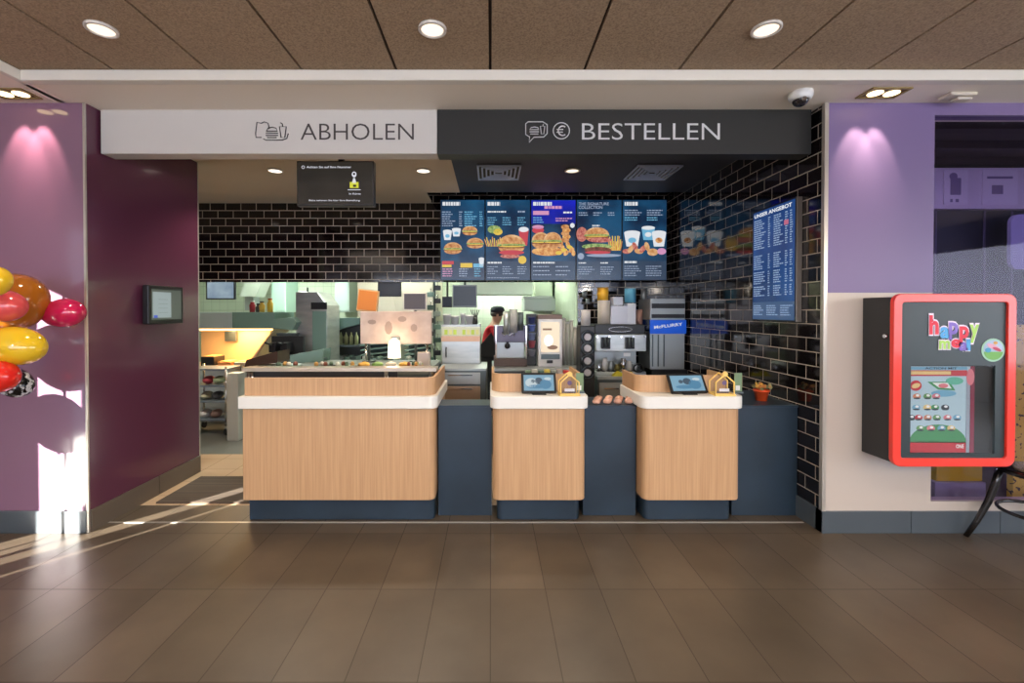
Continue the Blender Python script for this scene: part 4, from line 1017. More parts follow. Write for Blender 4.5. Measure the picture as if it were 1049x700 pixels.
# grey-green hanging hoods on far wall
d = 7.4
t = thing('extractor_hood', 'pale green extractor hood hanging at the left kitchen wall', 'extractor hood', (X(260, d), d, Zz(307, d)))
MB().prism([(X(245, d), Zz(304, d)), (X(262, d), Zz(304, d)), (X(272, d), Zz(280, d)), (X(255, d), Zz(280, d))], d, d+.3).build('canopy', mat('pale_hood', C(190, 200, 185), .4), t)
B(X(249, d), X(258, d), d+.05, d+.25, Zz(318, d), Zz(304, d)).build('duct', steel2, t)
d = 7.9
for (a_, b_, c_, dd_, m_, lab) in ((278, 293, 280, 320, PM(175, 205, 190), 'pale mint wall cabinet left of the bun machine'), (343, 358, 280, 320, PM(190, 210, 205), 'bright pale wall cabinet behind the bottle rack'), (548, 566, 270, 319, PM(170, 178, 160), 'grey-green column cabinet right of the worker')):
    t = thing('wall_cabinet', lab, 'cabinet', (X((a_+b_)/2, d), d, Zz(dd_, d)))
    B(X(a_, d), X(b_, d), d, 8.4, Zz(dd_, d), Zz(c_, d)).build('body', m_, t, .005)
    B(X(a_, d)+.02, X(b_, d)-.02, d-.012, d, Zz(dd_, d)+.02, Zz(c_, d)).build('door', m_, t, .005)
t = thing('ceiling_duct', 'long white duct crossing the top of the kitchen opening', 'duct', (X(515, 7.2), 7.2, Zz(303, 7.2)))
B(X(470, 7.2), X(546, 7.2), 7.2, 7.7, Zz(302, 7.2), 2.2).build('casing', mat('duct_white', C(222, 228, 215), .5), t, .01)
t = thing('extractor_hood', 'pale steel hood right of the worker below the menu screens', 'extractor hood', (X(560, 6.6), 6.6, Zz(320, 6.6)))
B(X(537, 6.6), X(569, 6.6), 6.6, 7.1, Zz(319, 6.6), Zz(306, 6.6)).build('canopy', PM(195, 205, 195), t, .01)
B(X(536, 6.6), X(567, 6.6), 6.58, 7.12, Zz(306, 6.6), Zz(303.5, 6.6)).build('lip', PM(215, 222, 210), t, .004)
for (a_, b_, y0_, y1_, dd_, m_, lab) in ((366, 446, 270, 330, 7.3, PM(186, 176, 160), 'wide beige cabinet behind the orange and brown screens'),):
    t = thing('wall_cabinet', lab, 'cabinet', (X((a_+b_)/2, dd_), dd_, Zz(y1_, dd_)))
    B(X(a_, dd_), X(b_, dd_), dd_, 8.4, Zz(y1_, dd_), Zz(y0_, dd_)).build('body', m_, t, .005)
    for k in range(2): B(X(a_+40*k, dd_)+.02, X(a_+40+40*k, dd_)-.02, dd_-.012, dd_, Zz(y1_, dd_)+.02, Zz(y0_, dd_)).build('door', m_, t, .005)
# tall utensil rail right of the beige board
d = 5.9; t = thing('utensil_stand', 'tall stand of dark hanging utensils right of the beige board', 'utensil stand', (X(445, d), d, 0))
MB().cyl((X(445, d), d, 0), .018, 1.98, 12).build('post', steeld, t)
rn = random.Random(8)
for k in range(13):
    zz = Zz(292+k*6.6, d); sx = -1 if k % 2 else 1; xx = X(445, d)+sx*.045
    B(xx-.045, xx+.045, d-.06, d-.02, zz-.075, zz-.01).build('utensil', (black, greensteel, charcoal, PM(70, 95, 85), PM(150, 160, 150))[k % 5], t, .01)
    MB().cyl((xx, d-.035, zz-.012), .006, .05, 8).build('hook', chrome, t)
# green racks seen under the beige board
for (a_, b_, lab) in ((369, 397, 'green slatted rack under the left half of the beige board'), (414, 438, 'green slatted rack under the right half of the beige board')):
    d = 5.3; t = thing('slatted_rack', lab, 'rack', (X((a_+b_)/2, d), d+.15, 0))
    xa, xb = X(a_, d), X(b_, d)
    B(xa, xb, d, d+.3, 0, Zz(371, d)).build('cabinet', steeld, t)
    B(xa, xb, d+.28, d+.3, Zz(371, d), Zz(350, d)).build('back_panel', PM(50, 70, 66), t)
    for k in range(4):
        zz = Zz(370-k*5, d); MB().prism([(xa, zz), (xb, zz+.04), (xb, zz+.055), (xa, zz+.015)], d, d+.27).build('slat', greensteel, t)
    for k in range(3): MB().lathe((xa+.05+k*.09, d+.03, Zz(371, d)), [(.03, 0), (.035, .06), (0, .08)], 12).build('tub', (PM(200, 205, 190), PM(70, 90, 84), PM(120, 150, 130))[k], t)
# trolley
d = 5.35; x0, x1 = X(190, d), X(231, d); yb_ = d+.33
t = thing('kitchen_trolley', 'wheeled wire trolley holding bagged goods left of the counter', 'trolley', ((x0+x1)/2, d+.2, 0))
shelf_z = [Zz(378, d), Zz(395, d), Zz(411, d), Zz(430, d)]
for z in shelf_z: B(x0, x1, d, yb_, z-.02, z).build('shelf', mat('blue_grey_shelf', C(128, 142, 156), .35, .3), t, .003)
for xx in (x0, x1):
    for yy in (d, yb_):
        MB().cyl((xx, yy, .1), .013, Zz(376, d)-.1, 10).build('post', chrome, t)
        c = MB().cyl((xx-.01, yy, .045), .043, .022, 16, 0, 'x').build('wheel', black, t)
        B(xx-.014, xx+.014, yy-.02, yy+.02, .07, .105).build('fork', steel2, c)
for si, z in enumerate(shelf_z[1:]):
    MB().tube([(x1, d, z+.09), (x1, yb_, z+.09)], .006, 6).build('side_rail', chrome, t)
    for k in range(3):
        p = x0+.2+k*.13 - .02*si
        if p > x1-.06: continue
        o = MB().sph((p, d+.12, z+.05), .062, .09, .05, 14).build('goods_bag', ([PM(170, 60, 75), PM(150, 165, 130), PM(160, 170, 120)], [PM(185, 185, 160), PM(60, 60, 62), PM(150, 165, 140)], [PM(205, 205, 205), PM(150, 120, 110), PM(190, 190, 195)])[si][k])
        tag(o, ('topmost', 'middle', 'lowest')[si]+' open trolley shelf, '+('left', 'centre', 'right')[k]+' bag', 'bag', 'bags on the trolley')
tag(B(X(234, 5.15), X(246, 5.15), 5.1, 5.25, 0, Zz(382, 5.15)).build('waste_bin', mat('bin_white', C(175, 175, 165), .5), None, .01), 'pale narrow bin between the trolley and the wide counter', 'bin')

# ------- centre prep station
d = 5.0; x0, x1 = X(452, d), X(499, d)
t = thing('prep_station', 'steel prep station with yellow-green label strip in the centre', 'prep station', ((x0+x1)/2, d+.3, 0))
B(x0, x1, d, d+.6, 0, Zz(377, d)).build('base', steel, t, .004)
B(x0, x1-.08, d+.03, d+.5, Zz(377, d), Zz(350, d)).build('body', steel, t, .004)
B(x0, x1-.08, d, d+.5, Zz(350, d), Zz(344.5, d)).build('copper_edge', mat('copper_edge', C(190, 150, 120), .35, .4), t)
B(x0, x1-.08, d+.02, d+.5, Zz(344.5, d), Zz(335, d)).build('label_holder', PM(215, 220, 195), t)
for k in range(8):
    if k == 3: continue
    a = X(455+k*4.6, d); B(a, a+.036, d+.017, d+.02, Zz(343, d), Zz(338, d)).build('shelf_label', (PM(190, 215, 80), PM(225, 225, 150))[k % 2], t)
B(x0, x1-.08, d+.05, d+.5, Zz(335, d), Zz(333, d)).build('top_shelf', steel2, t)
MB().tube([(X(457, d), d+.0, Zz(356, d)), (X(457, d), d-.02, Zz(358, d)), (X(457, d), d-.02, Zz(364, d)), (X(457, d), d, Zz(366, d))], .008, 8).build('handle', black, t)
for k, (xx, hh, rr_) in enumerate(((456, .12, .045), (464.5, .10, .05), (473, .13, .03), (480, .11, .05))):
    p = X(xx, d); zz = Zz(333, d)
    o = MB().lathe((p, d+.2, zz), [(rr_*.75, 0), (rr_, hh*.8), (rr_*1.05, hh*.8), (rr_*1.05, hh), (rr_*.9, hh)], 18).build('cup_stack', white)
    tag(o, ('first', 'second', 'third', 'fourth')[k]+' white cup stack from the left on the prep station', 'cup stack', 'white cup stacks on the prep station')
t = thing('tool_rack', 'small dark cluster of utensils right of the white cup stacks', 'utensil rack', (X(488, d), d+.2, Zz(333, d)))
MB().cyl((X(486, d), d+.2, Zz(333, d)), .03, .09, 14).build('holder', charcoal, t)
for k in range(5): MB().tube([(X(486, d)-.015+.008*k, d+.2, Zz(333, d)+.08), (X(486, d)-.05+.025*k, d+.2, Zz(333, d)+.17)], .006, 6).build('utensil', black, t)
# steel drawers in front of it
d = 4.55; x0, x1 = X(449, d), X(498, d)
t = thing('drawer_unit', 'low steel drawer unit in the gap between counters', 'drawer unit', ((x0+x1)/2, d+.2, 0))
B(x0, x1, d+.02, d+.4, 0, Zz(380, d)).build('body', steeld, t)
B(x0, x1, d, d+.42, Zz(380, d), Zz(378, d)).build('worktop', steel2, t)
for k, (ya_, yb2) in enumerate(((382, 394), (396, 413))):
    dr = B(x0+.03, x1-.06, d, d+.02, Zz(yb2, d), Zz(ya_, d)).build('drawer', mat('warm_drawer', C(190, 165, 140), .3, .7) if k else steel2, t, .004)
    B(x0+.1, x1-.14, d-.012, d, Zz(ya_, d)-.03, Zz(ya_, d)-.02).build('handle', chrome, dr)
# black sink tap silhouette on the right of the shelf
# ------- back counter on the right
d = 4.95; zt_ = Zz(377.5, d)
cabinet('back_counter', 'long steel back counter under the drink machines', 'counter', X(504, d), X(598, d), d, 5.70, zt_, steeld, steel2, 3)
# drinks machine
xa, xb = X(506, 5.1), X(540, 5.1); d = 5.1; zb_ = zt_
t = thing('coffee_brewer', 'steel brewing machine with black lever in front of the worker', 'coffee machine', ((xa+xb)/2, d+.2, zb_))
B(xa, xb, d, d+.45, zb_, Zz(368, d)).build('drip_base', mat('brown_base', C(80, 64, 58), .5), t, .006)
B(xa+.02, xb-.02, d+.1, d+.45, Zz(368, d), Zz(351, d)).build('lower_body', steel2, t, .006)
B(xa+.0, xb-.0, d+.04, d+.45, Zz(351, d), Zz(334, d)).build('head', mat('violet_grey', C(96, 90, 105), .35, .3), t, .008)
for k, (u, w_, ytop) in enumerate(((518.5, 5, 319), (526, 7, 317), (533.5, 5, 320))):
    MB().cyl((X(u, d), d-.0+.02*k, Zz(343-k*2, d)), w_*d/458*.6, Zz(ytop, d)-Zz(343-k*2, d), 18).build('hopper', (steel2, mat('cup_clear', C(170, 170, 165), .2), steeld)[k], t)
B(X(516, d), X(524, d), d+.03, d+.04, Zz(339, d), Zz(333, d)).build('label_plate', E(225, 225, 240, .6), t)
MB().tube([(X(514, d)+.03*k, d+.03, Zz(341+k % 2*3, d)) for k in range(6)], .012, 7).build('hose', chrome, t)
MB().sph((X(520, d), d+.06, Zz(355, d)), .035, .035, .035, 14).build('lever_knob', black, t)
MB().cyl((X(520, d), d+.07, Zz(352, d)), .016, .06, 10).build('spout', black, t)
for xx in (X(508, d)-.005, X(538.5, d)): B(xx, xx+.015, d+.0, d+.02, Zz(368, d), Zz(334, d)).build('side_post', chrome, t)
tag(B(X(534.5, d), X(537, d), d+.05, d+.1, Zz(351, d)+.0, Zz(338, d)).build('pink_label', PM(215, 70, 130)), 'pink bottle sliver at the right side of the brewer', 'bottle')
bpy.data.objects.remove([o for o in bpy.data.objects if o.name.startswith('pink_label')][0])
# cup tower
d = 5.1
t = thing('cup_tower', 'dark tower of blue and white cups left of the backlit machine', 'cup dispenser', (X(545.5, d), d+.1, zt_))
B(X(540.5, d), X(550.5, d), d+.1, d+.25, zt_, Zz(322, d)).build('frame', charcoal, t, .004)
for k, (yy, c) in enumerate(((332, (60, 70, 120)), (340, (110, 130, 200)), (349, (130, 150, 190)), (357, (180, 90, 100)), (366, (150, 150, 160)))):
    MB().lathe((X(545.5, d), d+.09, Zz(yy, d)), [(.03, 0), (.042, .07), (.045, .07), (.045, .078)], 16).build('cup', PM(*c), t)
# backlit machine
xa, xb = X(551.5, d), X(576, d)
t = thing('iced_drink_machine', 'white backlit drink machine with brown top on the back counter', 'drink machine', ((xa+xb)/2, d+.2, zt_))
B(xa, xb, d, d+.4, zt_+.0, Zz(327, d)).build('body', white, t, .006)
B(xa, xb, d-.0, d+.42, Zz(327, d), Zz(322.5, d)).build('lid', mat('brown_lid', C(120, 98, 88), .5), t, .004)
m = B(xa+.03, xb-.03, d-.003, d, Zz(361, d), Zz(330, d), 0)
m.box(xa+.05, xb-.12, d-.005, d-.003, Zz(338.5, d), Zz(336.5, d), 1); m.ell(X(562, d), Zz(349, d), .05, .065, d-.003, .002, 2); m.ell(X(566, d), Zz(356, d), .06, .025, d-.003, .002, 1)
m.build('light_panel', [E(235, 215, 185, 1.1), E(150, 110, 80, .8), E(255, 250, 235, 1.8)], t)
B(xa+.03, xb-.03, d-.012, d, Zz(368, d), Zz(363, d)).build('control_strip', steeld, t)
B(X(560, d), X(566, d), d-.03, d-.01, Zz(372, d), Zz(369, d)).build('tap', black, t)
# steel cup sleeves
for k, (xx, yt_) in enumerate(((579.5, 328), (583.5, 332), (587.5, 330), (591.5, 337))):
    t = thing('cup_sleeve', ('first', 'second', 'third', 'fourth')[k]+' upright sleeve of cups right of the backlit machine', 'cup stack', (X(xx, d), d+.15, zt_), 'cup sleeves on the back counter')
    MB().cyl((X(xx, d), d+.15, zt_), .02, Zz(yt_, d)-zt_, 12).build('tube', PM(190, 185, 175), t)
    MB().cyl((X(xx, d), d+.15, Zz(yt_, d)), .023, .02, 12).build('rim', white, t)
# bits in front of back counter: topping rail
t = thing('condiment_rail', 'low rail of coloured packets behind the middle till counter', 'rail', (X(560, 4.4), 4.45, 0))
B(X(538, 4.4), X(592, 4.4), 4.4, 4.6, 0, Zz(383, 4.4)-.03).build('cabinet', steeld, t)
for k in range(8):
    B(X(539+k*6.5, 4.4), X(544.5+k*6.5, 4.4), 4.42, 4.5, Zz(383, 4.4)-.03, Zz(380.5, 4.4)+.01*(k % 2)).build('packet', (PM(120, 150, 120), PM(200, 200, 190), PM(90, 120, 110), PM(210, 190, 80), PM(150, 160, 150), PM(180, 170, 160), PM(210, 50, 40), PM(120, 130, 140))[k], t)
# cup ring dispenser
d = 4.7; xa, xb = X(594.5, d), X(610, d); xc = (xa+xb)/2
t = thing('lid_dispenser', 'black column with four round cup openings beside the coffee machine', 'cup dispenser', (xc, d+.15, 0))
B(xa, xb, d+.02, d+.22, 0, Zz(334, d)).build('column', charcoal, t, .01)
for k, yy in enumerate((345.5, 357, 370, 382)):
    r0 = .062
    MB().tube([(xc+r0*math.cos(q*PI/12), d+.012, Zz(yy, d)+r0*math.sin(q*PI/12)) for q in range(24)], .014, 8, 0, True).build('ring', mat('dark_chrome', C(60, 66, 70), .2, .8), t)
    MB().cyl((xc, d-.0, Zz(yy, d)), .036, .03, 20, 0, 'y').build('cup_bottom', PM(190, 188, 190), t)
MB().cyl((xc, d+.11, Zz(334, d)), .05, .17, 18).build('cup_column', PM(200, 195, 190), t)
# espresso machine
d = 4.95; zt2 = Zz(386, d)
cabinet('coffee_cabinet', 'steel cabinet with yellow cloth below the espresso machine', 'cabinet', X(610, d)+.02, X(667, d), d, 5.70, zt2, steeld, steel2, 2)
tag(MB().prism([(X(628, d), zt2+.001), (X(650, d), zt2+.001), (X(648, d), zt2+.05), (X(640, d), zt2+.03), (X(634, d), zt2+.06)], d+.01, d+.07).build('cloth', PM(205, 195, 50, .8)), 'crumpled yellow cloth below the espresso machine', 'cloth')
xa, xb = X(612, d), X(665, d); zq = zt2
t = thing('espresso_machine', 'large steel coffee machine with two black brew heads', 'coffee machine', ((xa+xb)/2, 5.3, zq))
B(xa, xb, 5.03, 5.5, zq, Zz(382, d)).build('drip_tray', steel2, t, .006)
B(xa+.03, xb-.03, 5.3, 5.5, Zz(382, d), Zz(361, d)).build('splash_back', steel2, t)
for k in range(9): B(xa+.02+k*.06, xa+.05+k*.06, 5.035, 5.2, Zz(382, d), Zz(382, d)+.006).build('grate_bar', black, t)
B(xa, xb, 5.03, 5.5, Zz(361, d), Zz(343, d)).build('brew_body', steel, t, .008)
B(xa-.0, xb, 5.08, 5.5, Zz(343, d), Zz(333, d)).build('top_body', charcoal, t, .008)
m = MB(); cxe = X(639, d); m.tube([(cxe+.13*math.cos(k*PI/12), 5.075, Zz(338, d)+.028*math.sin(k*PI/12)) for k in range(24)], .005, 6, 0, True)
m.build('oval_badge', chrome, t)
for xx in (622, 647):
    g = B(X(xx-4.5, d), X(xx+4.5, d), 4.985, 5.03, Zz(358, d), Zz(346, d)).build('brew_head', black, t, .006)
    for s in (-1.8, 1.8): MB().cyl((X(xx+s, d), 4.965, Zz(356, d)), .012, .11, 10).build('nozzle', steeld, g)
B(X(641, d), X(648, d), 5.02, 5.03, Zz(366, d)+.0, Zz(362.5, d)+.0).build('label_plate', white, t)
for k in range(7):
    jx = X(617+k*6.4, d); jh = .07+.035*((k*5) % 3); jm = (chrome, white, steel2, mat('olive_tin', C(120, 110, 50), .4))[k % 4]
    jt = thing('milk_jug' if k % 2 == 0 else 'cup', ('first', 'second', 'third', 'fourth', 'fifth', 'sixth', 'seventh')[k]+' vessel from the left under the brew heads', 'jug' if k % 2 == 0 else 'cup', (jx, 5.1, Zz(382, d)+.007), 'vessels on the espresso machine tray')
    MB().lathe((jx, 5.1, Zz(382, d)+.007), [(.03, 0), (.034, jh*.5), (.024, jh*.85), (.028, jh)], 14).build('body', jm, jt)
    MB().tube([(jx+.028, 5.1, Zz(382, d)+.02), (jx+.05, 5.1, Zz(382, d)+.03), (jx+.05, 5.1, Zz(382, d)+jh*.75), (jx+.026, 5.1, Zz(382, d)+jh*.85)], .004, 6).build('handle', jm, jt)
for q_ in range(5): MB().cyl((X(613+q_*12.5, d), 5.0, Zz(345.5, d)), .012, .03, 12, 0, 'y').build('control_knob', chrome, t)
MB().tube([(X(656, d)+.055*math.cos(k*PI/8), 5.0, Zz(378, d)+.045*math.sin(k*PI/8)) for k in range(16)], .008, 7, 0, True).build('valve_wheel', charcoal, t)
# stacked containers on top
zt3 = Zz(333, d)
def canister(name, xx, r, y0_, y1_, m_, label, dd=5.3, box=False, lid=None):
    p = X(xx, dd); a_, b_ = Zz(y1_, dd), Zz(y0_, dd)
    t = thing(name, label, 'container', (p, dd, a_))
    if box: B(p-r, p+r, dd-.08, dd+.08, a_, b_-.006).build('body', m_, t, .004)
    else: MB().cyl((p, dd, a_), r, b_-a_-.006, 20).build('body', m_, t)
    if lid: MB().cyl((p, dd, b_-.006), r*1.03, .006, 20).build('lid', lid, t)
yb = 318+ (1.5-zt3)*458/5.3 + 0.3
canister('tin', 618.5, .072, 308, yb, mat('cream_tin', C(205, 195, 180), .4), 'large cream canister under the yellow tin', lid=white)
canister('tin', 617.5, .065, 295, 307.8, mat('yellow_tin', C(235, 180, 50), .4), 'yellow tin on top of the cream canister', lid=PM(225, 175, 80))
canister('carton', 632.5, .095, 313, yb, PM(215, 220, 232), 'large white carton on top of the coffee machine', box=True)
canister('carton', 631.5, .055, 304, 312.8, PM(205, 212, 225), 'small pale carton on the large white carton', box=True)
canister('carton', 645, .05, 310.5, yb, PM(220, 224, 232), 'narrow white carton below the blue tin', box=True)
canister('tin', 645.5, .065, 295.5, 310.3, mat('blue_tin', C(100, 175, 205), .4), 'light blue tin standing on the narrow carton', lid=PM(180, 200, 210))
canister('tin', 654.8, .04, 317, yb, mat('brown_tin', C(170, 130, 112), .5), 'brown paper canister right of the white cartons', lid=PM(150, 130, 120))
canister('tin', 659.5, .033, 296, 312, mat('steel_tin', C(160, 165, 165), .3, .6), 'tall steel shaker on the small wall shelf', 5.6, lid=steel2)
t = thing('wall_shelf', 'small black shelf on the tiles under the steel shaker', 'shelf', (X(640, 5.6), 5.6, Zz(314, 5.6)))
B(X(653, 5.6), X(668, 5.6), 5.52, DB-.001, Zz(314, 5.6), Zz(312, 5.6)).build('board', charcoal, t)
for k, (xx, y1_) in enumerate(((598.5, 304), (602, 311))):
    t = thing('glass_jar', ('small clear jar on the tiles left of the yellow tin, upper', 'small clear jar on the tiles left of the yellow tin, lower')[k], 'jar', (X(xx, 5.6), 5.6, Zz(y1_, 5.6)))
    MB().cyl((X(xx, 5.6), 5.6, Zz(y1_, 5.6)), .028, .06, 14).build('body', PM(150, 160, 160, .2), t)
    B(X(xx, 5.6)-.035, X(xx, 5.6)+.035, 5.56, DB-.001, Zz(y1_, 5.6)-.01, Zz(y1_, 5.6)).build('bracket', charcoal, t)
# McFlurry machine
d = 5.05; xa, xb = X(667.5, d), XR-.03
cabinet('ice_cream_cabinet', 'dark cabinet against the tiled side wall below the blue sign', 'cabinet', X(668, d), XR-.01, d, 5.70, Zz(379, d), charcoal, black, 1)
t = thing('ice_cream_machine', 'narrow steel ice cream machine with blue McFLURRY sign', 'ice cream machine', ((xa+xb)/2, d+.2, Zz(379, d)))
B(xa, xb, d+.04, d+.45, Zz(379, d), Zz(341, d)).build('lower_body', steel2, t, .004)
for k in range(3): B(xa+.02+k*.065, xa+.03+k*.065, d+.025, d+.04, Zz(376, d), Zz(343, d)).build('front_rib', steeld, t)
s_ = B(xa-.01, xb, d, d+.03, Zz(342, d), Zz(328, d)).build('sign_board', mat('sign_blue', C(20, 80, 190), .4, emit=.35), t)
MB().text('McFLURRY', xa+.03, Zz(337, d), d-.001, .035, xb-xa-.07, 0, fat=.02, rot=.12).build('lettering', E(235, 240, 250, .7), s_)
B(xa, xb, d+.03, d+.45, Zz(328, d), Zz(306, d)).build('upper_body', steel2, t, .004)
B(xa+.01, xb-.01, d+.02, d+.03, Zz(326, d), Zz(322, d)).build('slot', black, t)
B(xa+.01, xb-.01, d+.02, d+.03, Zz(316, d), Zz(311, d)).build('slot', black, t)

# ============================================================ PERSON (behind the brewer)
def skin(name, joints, edges, m, parent, lv=2):
    me = bpy.data.meshes.new(name); org = ORG[parent.name]
    me.from_pydata([Vector(j[0])-org for j in joints], edges, []); me.materials.append(m)
    o = bpy.data.objects.new(name, me); COL.objects.link(o); o.parent = parent
    sk = o.modifiers.new('skin', 'SKIN'); sk.use_smooth_shade = True
    for i, j in enumerate(joints):
        r = j[1]; r = r if isinstance(r, tuple) else (r, r)
        me.skin_vertices[0].data[i].radius = r
    me.skin_vertices[0].data[0].use_root = True
    s2 = o.modifiers.new('sub', 'SUBSURF'); s2.levels = lv; s2.render_levels = lv
    return o
pd = 6.25; pxx = X(503, pd)
pt = thing('person', 'worker in red shirt, black apron and dark cap behind the brewing machine', 'person', (pxx, pd, 0))
def q(a, b, c): return (pxx+a, pd+b, c)
sk_c = mat('skin_tone', C(200, 150, 125), .5)
J = [(q(0, 0, .88), (.12, .10)), (q(.0, .0, 1.02), (.115, .09)), (q(.02, .0, 1.17), (.13, .10)), (q(.045, 0, 1.27), (.11, .08)), (q(.06, 0, 1.33), .05), (q(.085, -.0, 1.38), (.072, .078)), (q(.09, -.0, 1.46), (.075, .085)),
     (q(.04, -.14, 1.26), .05), (q(.13, -.2, 1.06), .038), (q(.33, -.2, 1.03), .028), (q(.04, .14, 1.26), .05), (q(.13, .2, 1.06), .038), (q(.33, .18, 1.03), .028),
     (q(0, -.09, .80), .085), (q(.02, -.1, .46), .055), (q(0, -.1, .08), .038), (q(.13, -.1, .03), .032), (q(0, .09, .80), .085), (q(-.02, .1, .46), .055), (q(-.04, .1, .08), .038), (q(.09, .1, .03), .032)]
Eg = [(0, 1), (1, 2), (2, 3), (3, 4), (4, 5), (5, 6), (3, 7), (7, 8), (8, 9), (3, 10), (10, 11), (11, 12), (0, 13), (13, 14), (14, 15), (15, 16), (0, 17), (17, 18), (18, 19), (19, 20)]
for base, sy in ((9, -.2), (12, .18)):
    J.append((q(.40, sy, 1.02), (.032, .014))); pi = len(J)-1; Eg.append((base, pi))
    for k in range(4):
        off = (k-1.5)*.02; L = (.075, .085, .08, .062)[k]
        J.append((q(.43, sy+off, 1.02), .009)); J.append((q(.43+L*.6, sy+off, 1.012), .008)); J.append((q(.43+L, sy+off, .99), .007))
        n_ = len(J); Eg += [(pi, n_-3), (n_-3, n_-2), (n_-2, n_-1)]
    J.append((q(.385, sy+.035, 1.02), .010)); J.append((q(.42, sy+.055, 1.01), .009)); n_ = len(J); Eg += [(pi, n_-2), (n_-2, n_-1)]
skin('body', J, Eg, sk_c, pt)
SJ = [(q(0, 0, .92), (.14, .12)), (q(0, 0, 1.02), (.135, .11)), (q(.02, 0, 1.17), (.15, .12)), (q(.045, 0, 1.28), (.12, .095)), (q(.04, -.15, 1.27), .066), (q(.085, -.19, 1.14), .055), (q(.04, .15, 1.27), .066), (q(.085, .19, 1.14), .055)]
skin('shirt', SJ, [(0, 1), (1, 2), (2, 3), (3, 4), (4, 5), (3, 6), (6, 7)], mat('red_shirt', C(200, 30, 45), .7), pt)
TJ = [(q(0, 0, .90), (.15, .13)), (q(0, -.09, .78), .10), (q(.02, -.1, .46), .072), (q(0, -.1, .1), .06), (q(0, .09, .78), .10), (q(-.02, .1, .46), .072), (q(-.04, .1, .1), .06)]
skin('trousers', TJ, [(0, 1), (1, 2), (2, 3), (0, 4), (4, 5), (5, 6)], mat('black_cloth', C(20, 20, 24), .8), pt)
MB().prism([(pxx-.16, .6), (pxx+.19, .6), (pxx+.185, 1.18), (pxx+.12, 1.22), (pxx+.0, 1.2), (pxx-.15, 1.02)], pd-.17, pd-.155).build('apron', mat('black_cloth', C(20, 20, 24), .8), pt, .006)
cp = MB(); hx = pxx+.09
cp.lathe((hx, pd, 1.475), [(.098, 0), (.1, .03), (.09, .06), (.06, .08), (0, .088)], 20); cp.prism([(hx+.06, pd-.07), (hx+.18, pd-.045), (hx+.195, pd), (hx+.18, pd+.045), (hx+.06, pd+.07)], 1.475, 1.485, 'xy')
cp.build('cap', mat('navy_cap', C(26, 30, 40), .7), pt)
MB().sph((hx+.085, pd, 1.43), .014, .011, .02, 10).build('nose', sk_c, pt)
for s in (-1, 1):
    MB().sph((hx+.0, pd+s*.082, 1.43), .018, .008, .026, 10).build('ear', sk_c, pt)
    MB().sph((hx+.074, pd+s*.028, 1.445), .009, .007, .007, 8).build('eye', PM(40, 30, 28), pt)
B(hx+.072, hx+.08, pd-.022, pd+.022, 1.39, 1.396).build('mouth', PM(160, 80, 75), pt)
MB().lathe((hx-.012, pd, 1.40), [(.05, 0), (.085, .03), (.092, .075)], 18).build('hair', PM(50, 36, 30), pt)

# ============================================================ LIGHTS
# dining-room lamps behind the camera (same row spacing as the visible downlights)
for yy in (.55, -1.2, -2.95):
    for xx in (dd[0]-0, dd[1], dd[2], dd[2]+1.72, dd[2]+3.44):
        t = downlight((xx, yy, zc), .072, 'round downlight in the ceiling behind the camera', 'downlights behind the camera', 30, spot=2.6)
# added glowing panes with area lamps, standing in for daylight from unseen windows
winb = struct(B(LFX+.6, 5.6, -4.28, -4.27, .5, 2.6), 'added_window_2', mat('added_sky_glow', C(220, 232, 255), .1, emit=1.2))
lamp('AREA', (.2, -4.2, 1.6), 150, (.95, .95, 1), None, shape='RECTANGLE', size=9.0, size_y=2.0, rot=(PI/2, 0, PI))
struct(B(7.97, 7.98, -4.0, 2.2, .6, 2.5), 'added_window_3', mat('added_sky_glow', C(220, 232, 255), .1, emit=1.2))
lamp('AREA', (7.9, -1.0, 1.6), 90, (.86, .92, 1), None, shape='RECTANGLE', size=5.5, size_y=1.8, rot=(PI/2, 0, PI/2))
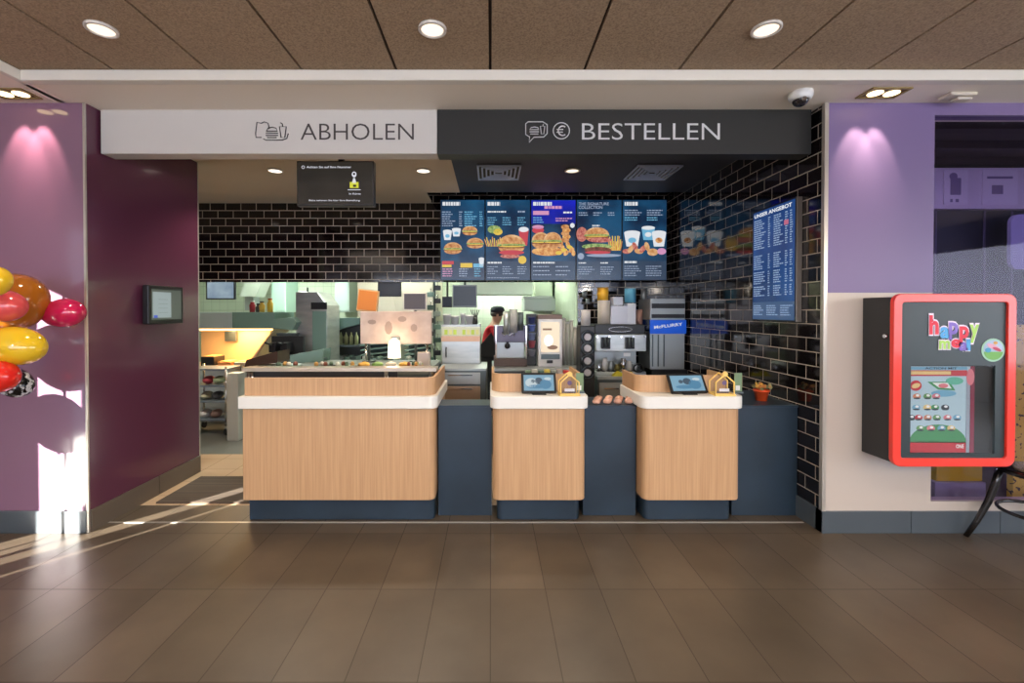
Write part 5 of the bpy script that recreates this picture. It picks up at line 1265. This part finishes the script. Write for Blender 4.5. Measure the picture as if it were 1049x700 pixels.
# added light panels, unseen in the kitchen ceiling, to light the kitchen
for (xx, yy) in ((-3.2, 7.0), (-1.4, 7.0), (.2, 7.4)):
    t = thing('kitchen_light_panel', 'added square light panel in the kitchen ceiling out of view', 'ceiling light', (xx, yy, 2.7), 'kitchen ceiling panels')
    B(xx-.3, xx+.3, yy-.3, yy+.3, 2.68, 2.699).build('diffuser', E(240, 255, 240, 2), t)
    lamp('AREA', (xx, yy, 2.67), 50, (.90, 1, .88), t, size=.6)
# added pendant globes, unseen behind the camera, to brighten soffit and ceiling
for xx in (-2.6, 0, 2.6, 5.2):
    t = thing('fill_pendant', 'added round pendant lamp, unseen over the dining area behind the camera', 'ceiling light', (xx, -.5, 1.98), 'added pendant lamps behind the camera')
    MB().sph((xx, -.5, 2.05), .07, n=20).build('globe', E(255, 235, 205, 3), t)
    MB().cyl((xx, -.5, 2.12), .008, zc-2.12, 8).build('cord', black, t)
    lamp('POINT', (xx, -.62, 2.05), 72, (1, .87, .72), t, shadow_soft_size=.07)
lamp('POINT', (2.9, 4.6, 2.6), 40, (.9, .85, 1), None, shadow_soft_size=.1)  # unseen fill lamp added to light the objects behind the glass
# sun
sd = Vector((.64, .77, -.3)).normalized()
s = lamp('SUN', (-8, -8, 6), 30, (1, .95, .86), angle=.006)
s.rotation_euler = sd.to_track_quat('-Z', 'Y').to_euler()

w = bpy.data.worlds.new('world'); scn.world = w; w.use_nodes = True
w.node_tree.nodes['Background'].inputs[0].default_value = (.75, .85, 1, 1); w.node_tree.nodes['Background'].inputs[1].default_value = .8

cam = bpy.data.cameras.new('camera'); co = bpy.data.objects.new('camera', cam); COL.objects.link(co)
co.location = (0, 0, H); co.rotation_euler = (PI/2-PIT, 0, 0)
cam.sensor_width = 36; cam.lens = F/1049*36; cam.shift_x = (524.5-CX)/1049; cam.shift_y = -(350-CY)/1049; cam.clip_start = .02
scn.camera = co
scn.view_settings.view_transform = 'Standard'; scn.view_settings.look = 'None'; scn.view_settings.gamma = 1
scn.view_settings.use_curve_mapping = False; scn.view_settings.exposure = 0.5
scn.cycles.max_bounces = 8; scn.cycles.diffuse_bounces = 4; scn.cycles.glossy_bounces = 4; scn.cycles.transmission_bounces = 6
scn.cycles.caustics_reflective = False; scn.cycles.caustics_refractive = False; scn.cycles.sample_clamp_indirect = 4
scn.cycles.use_denoising = True
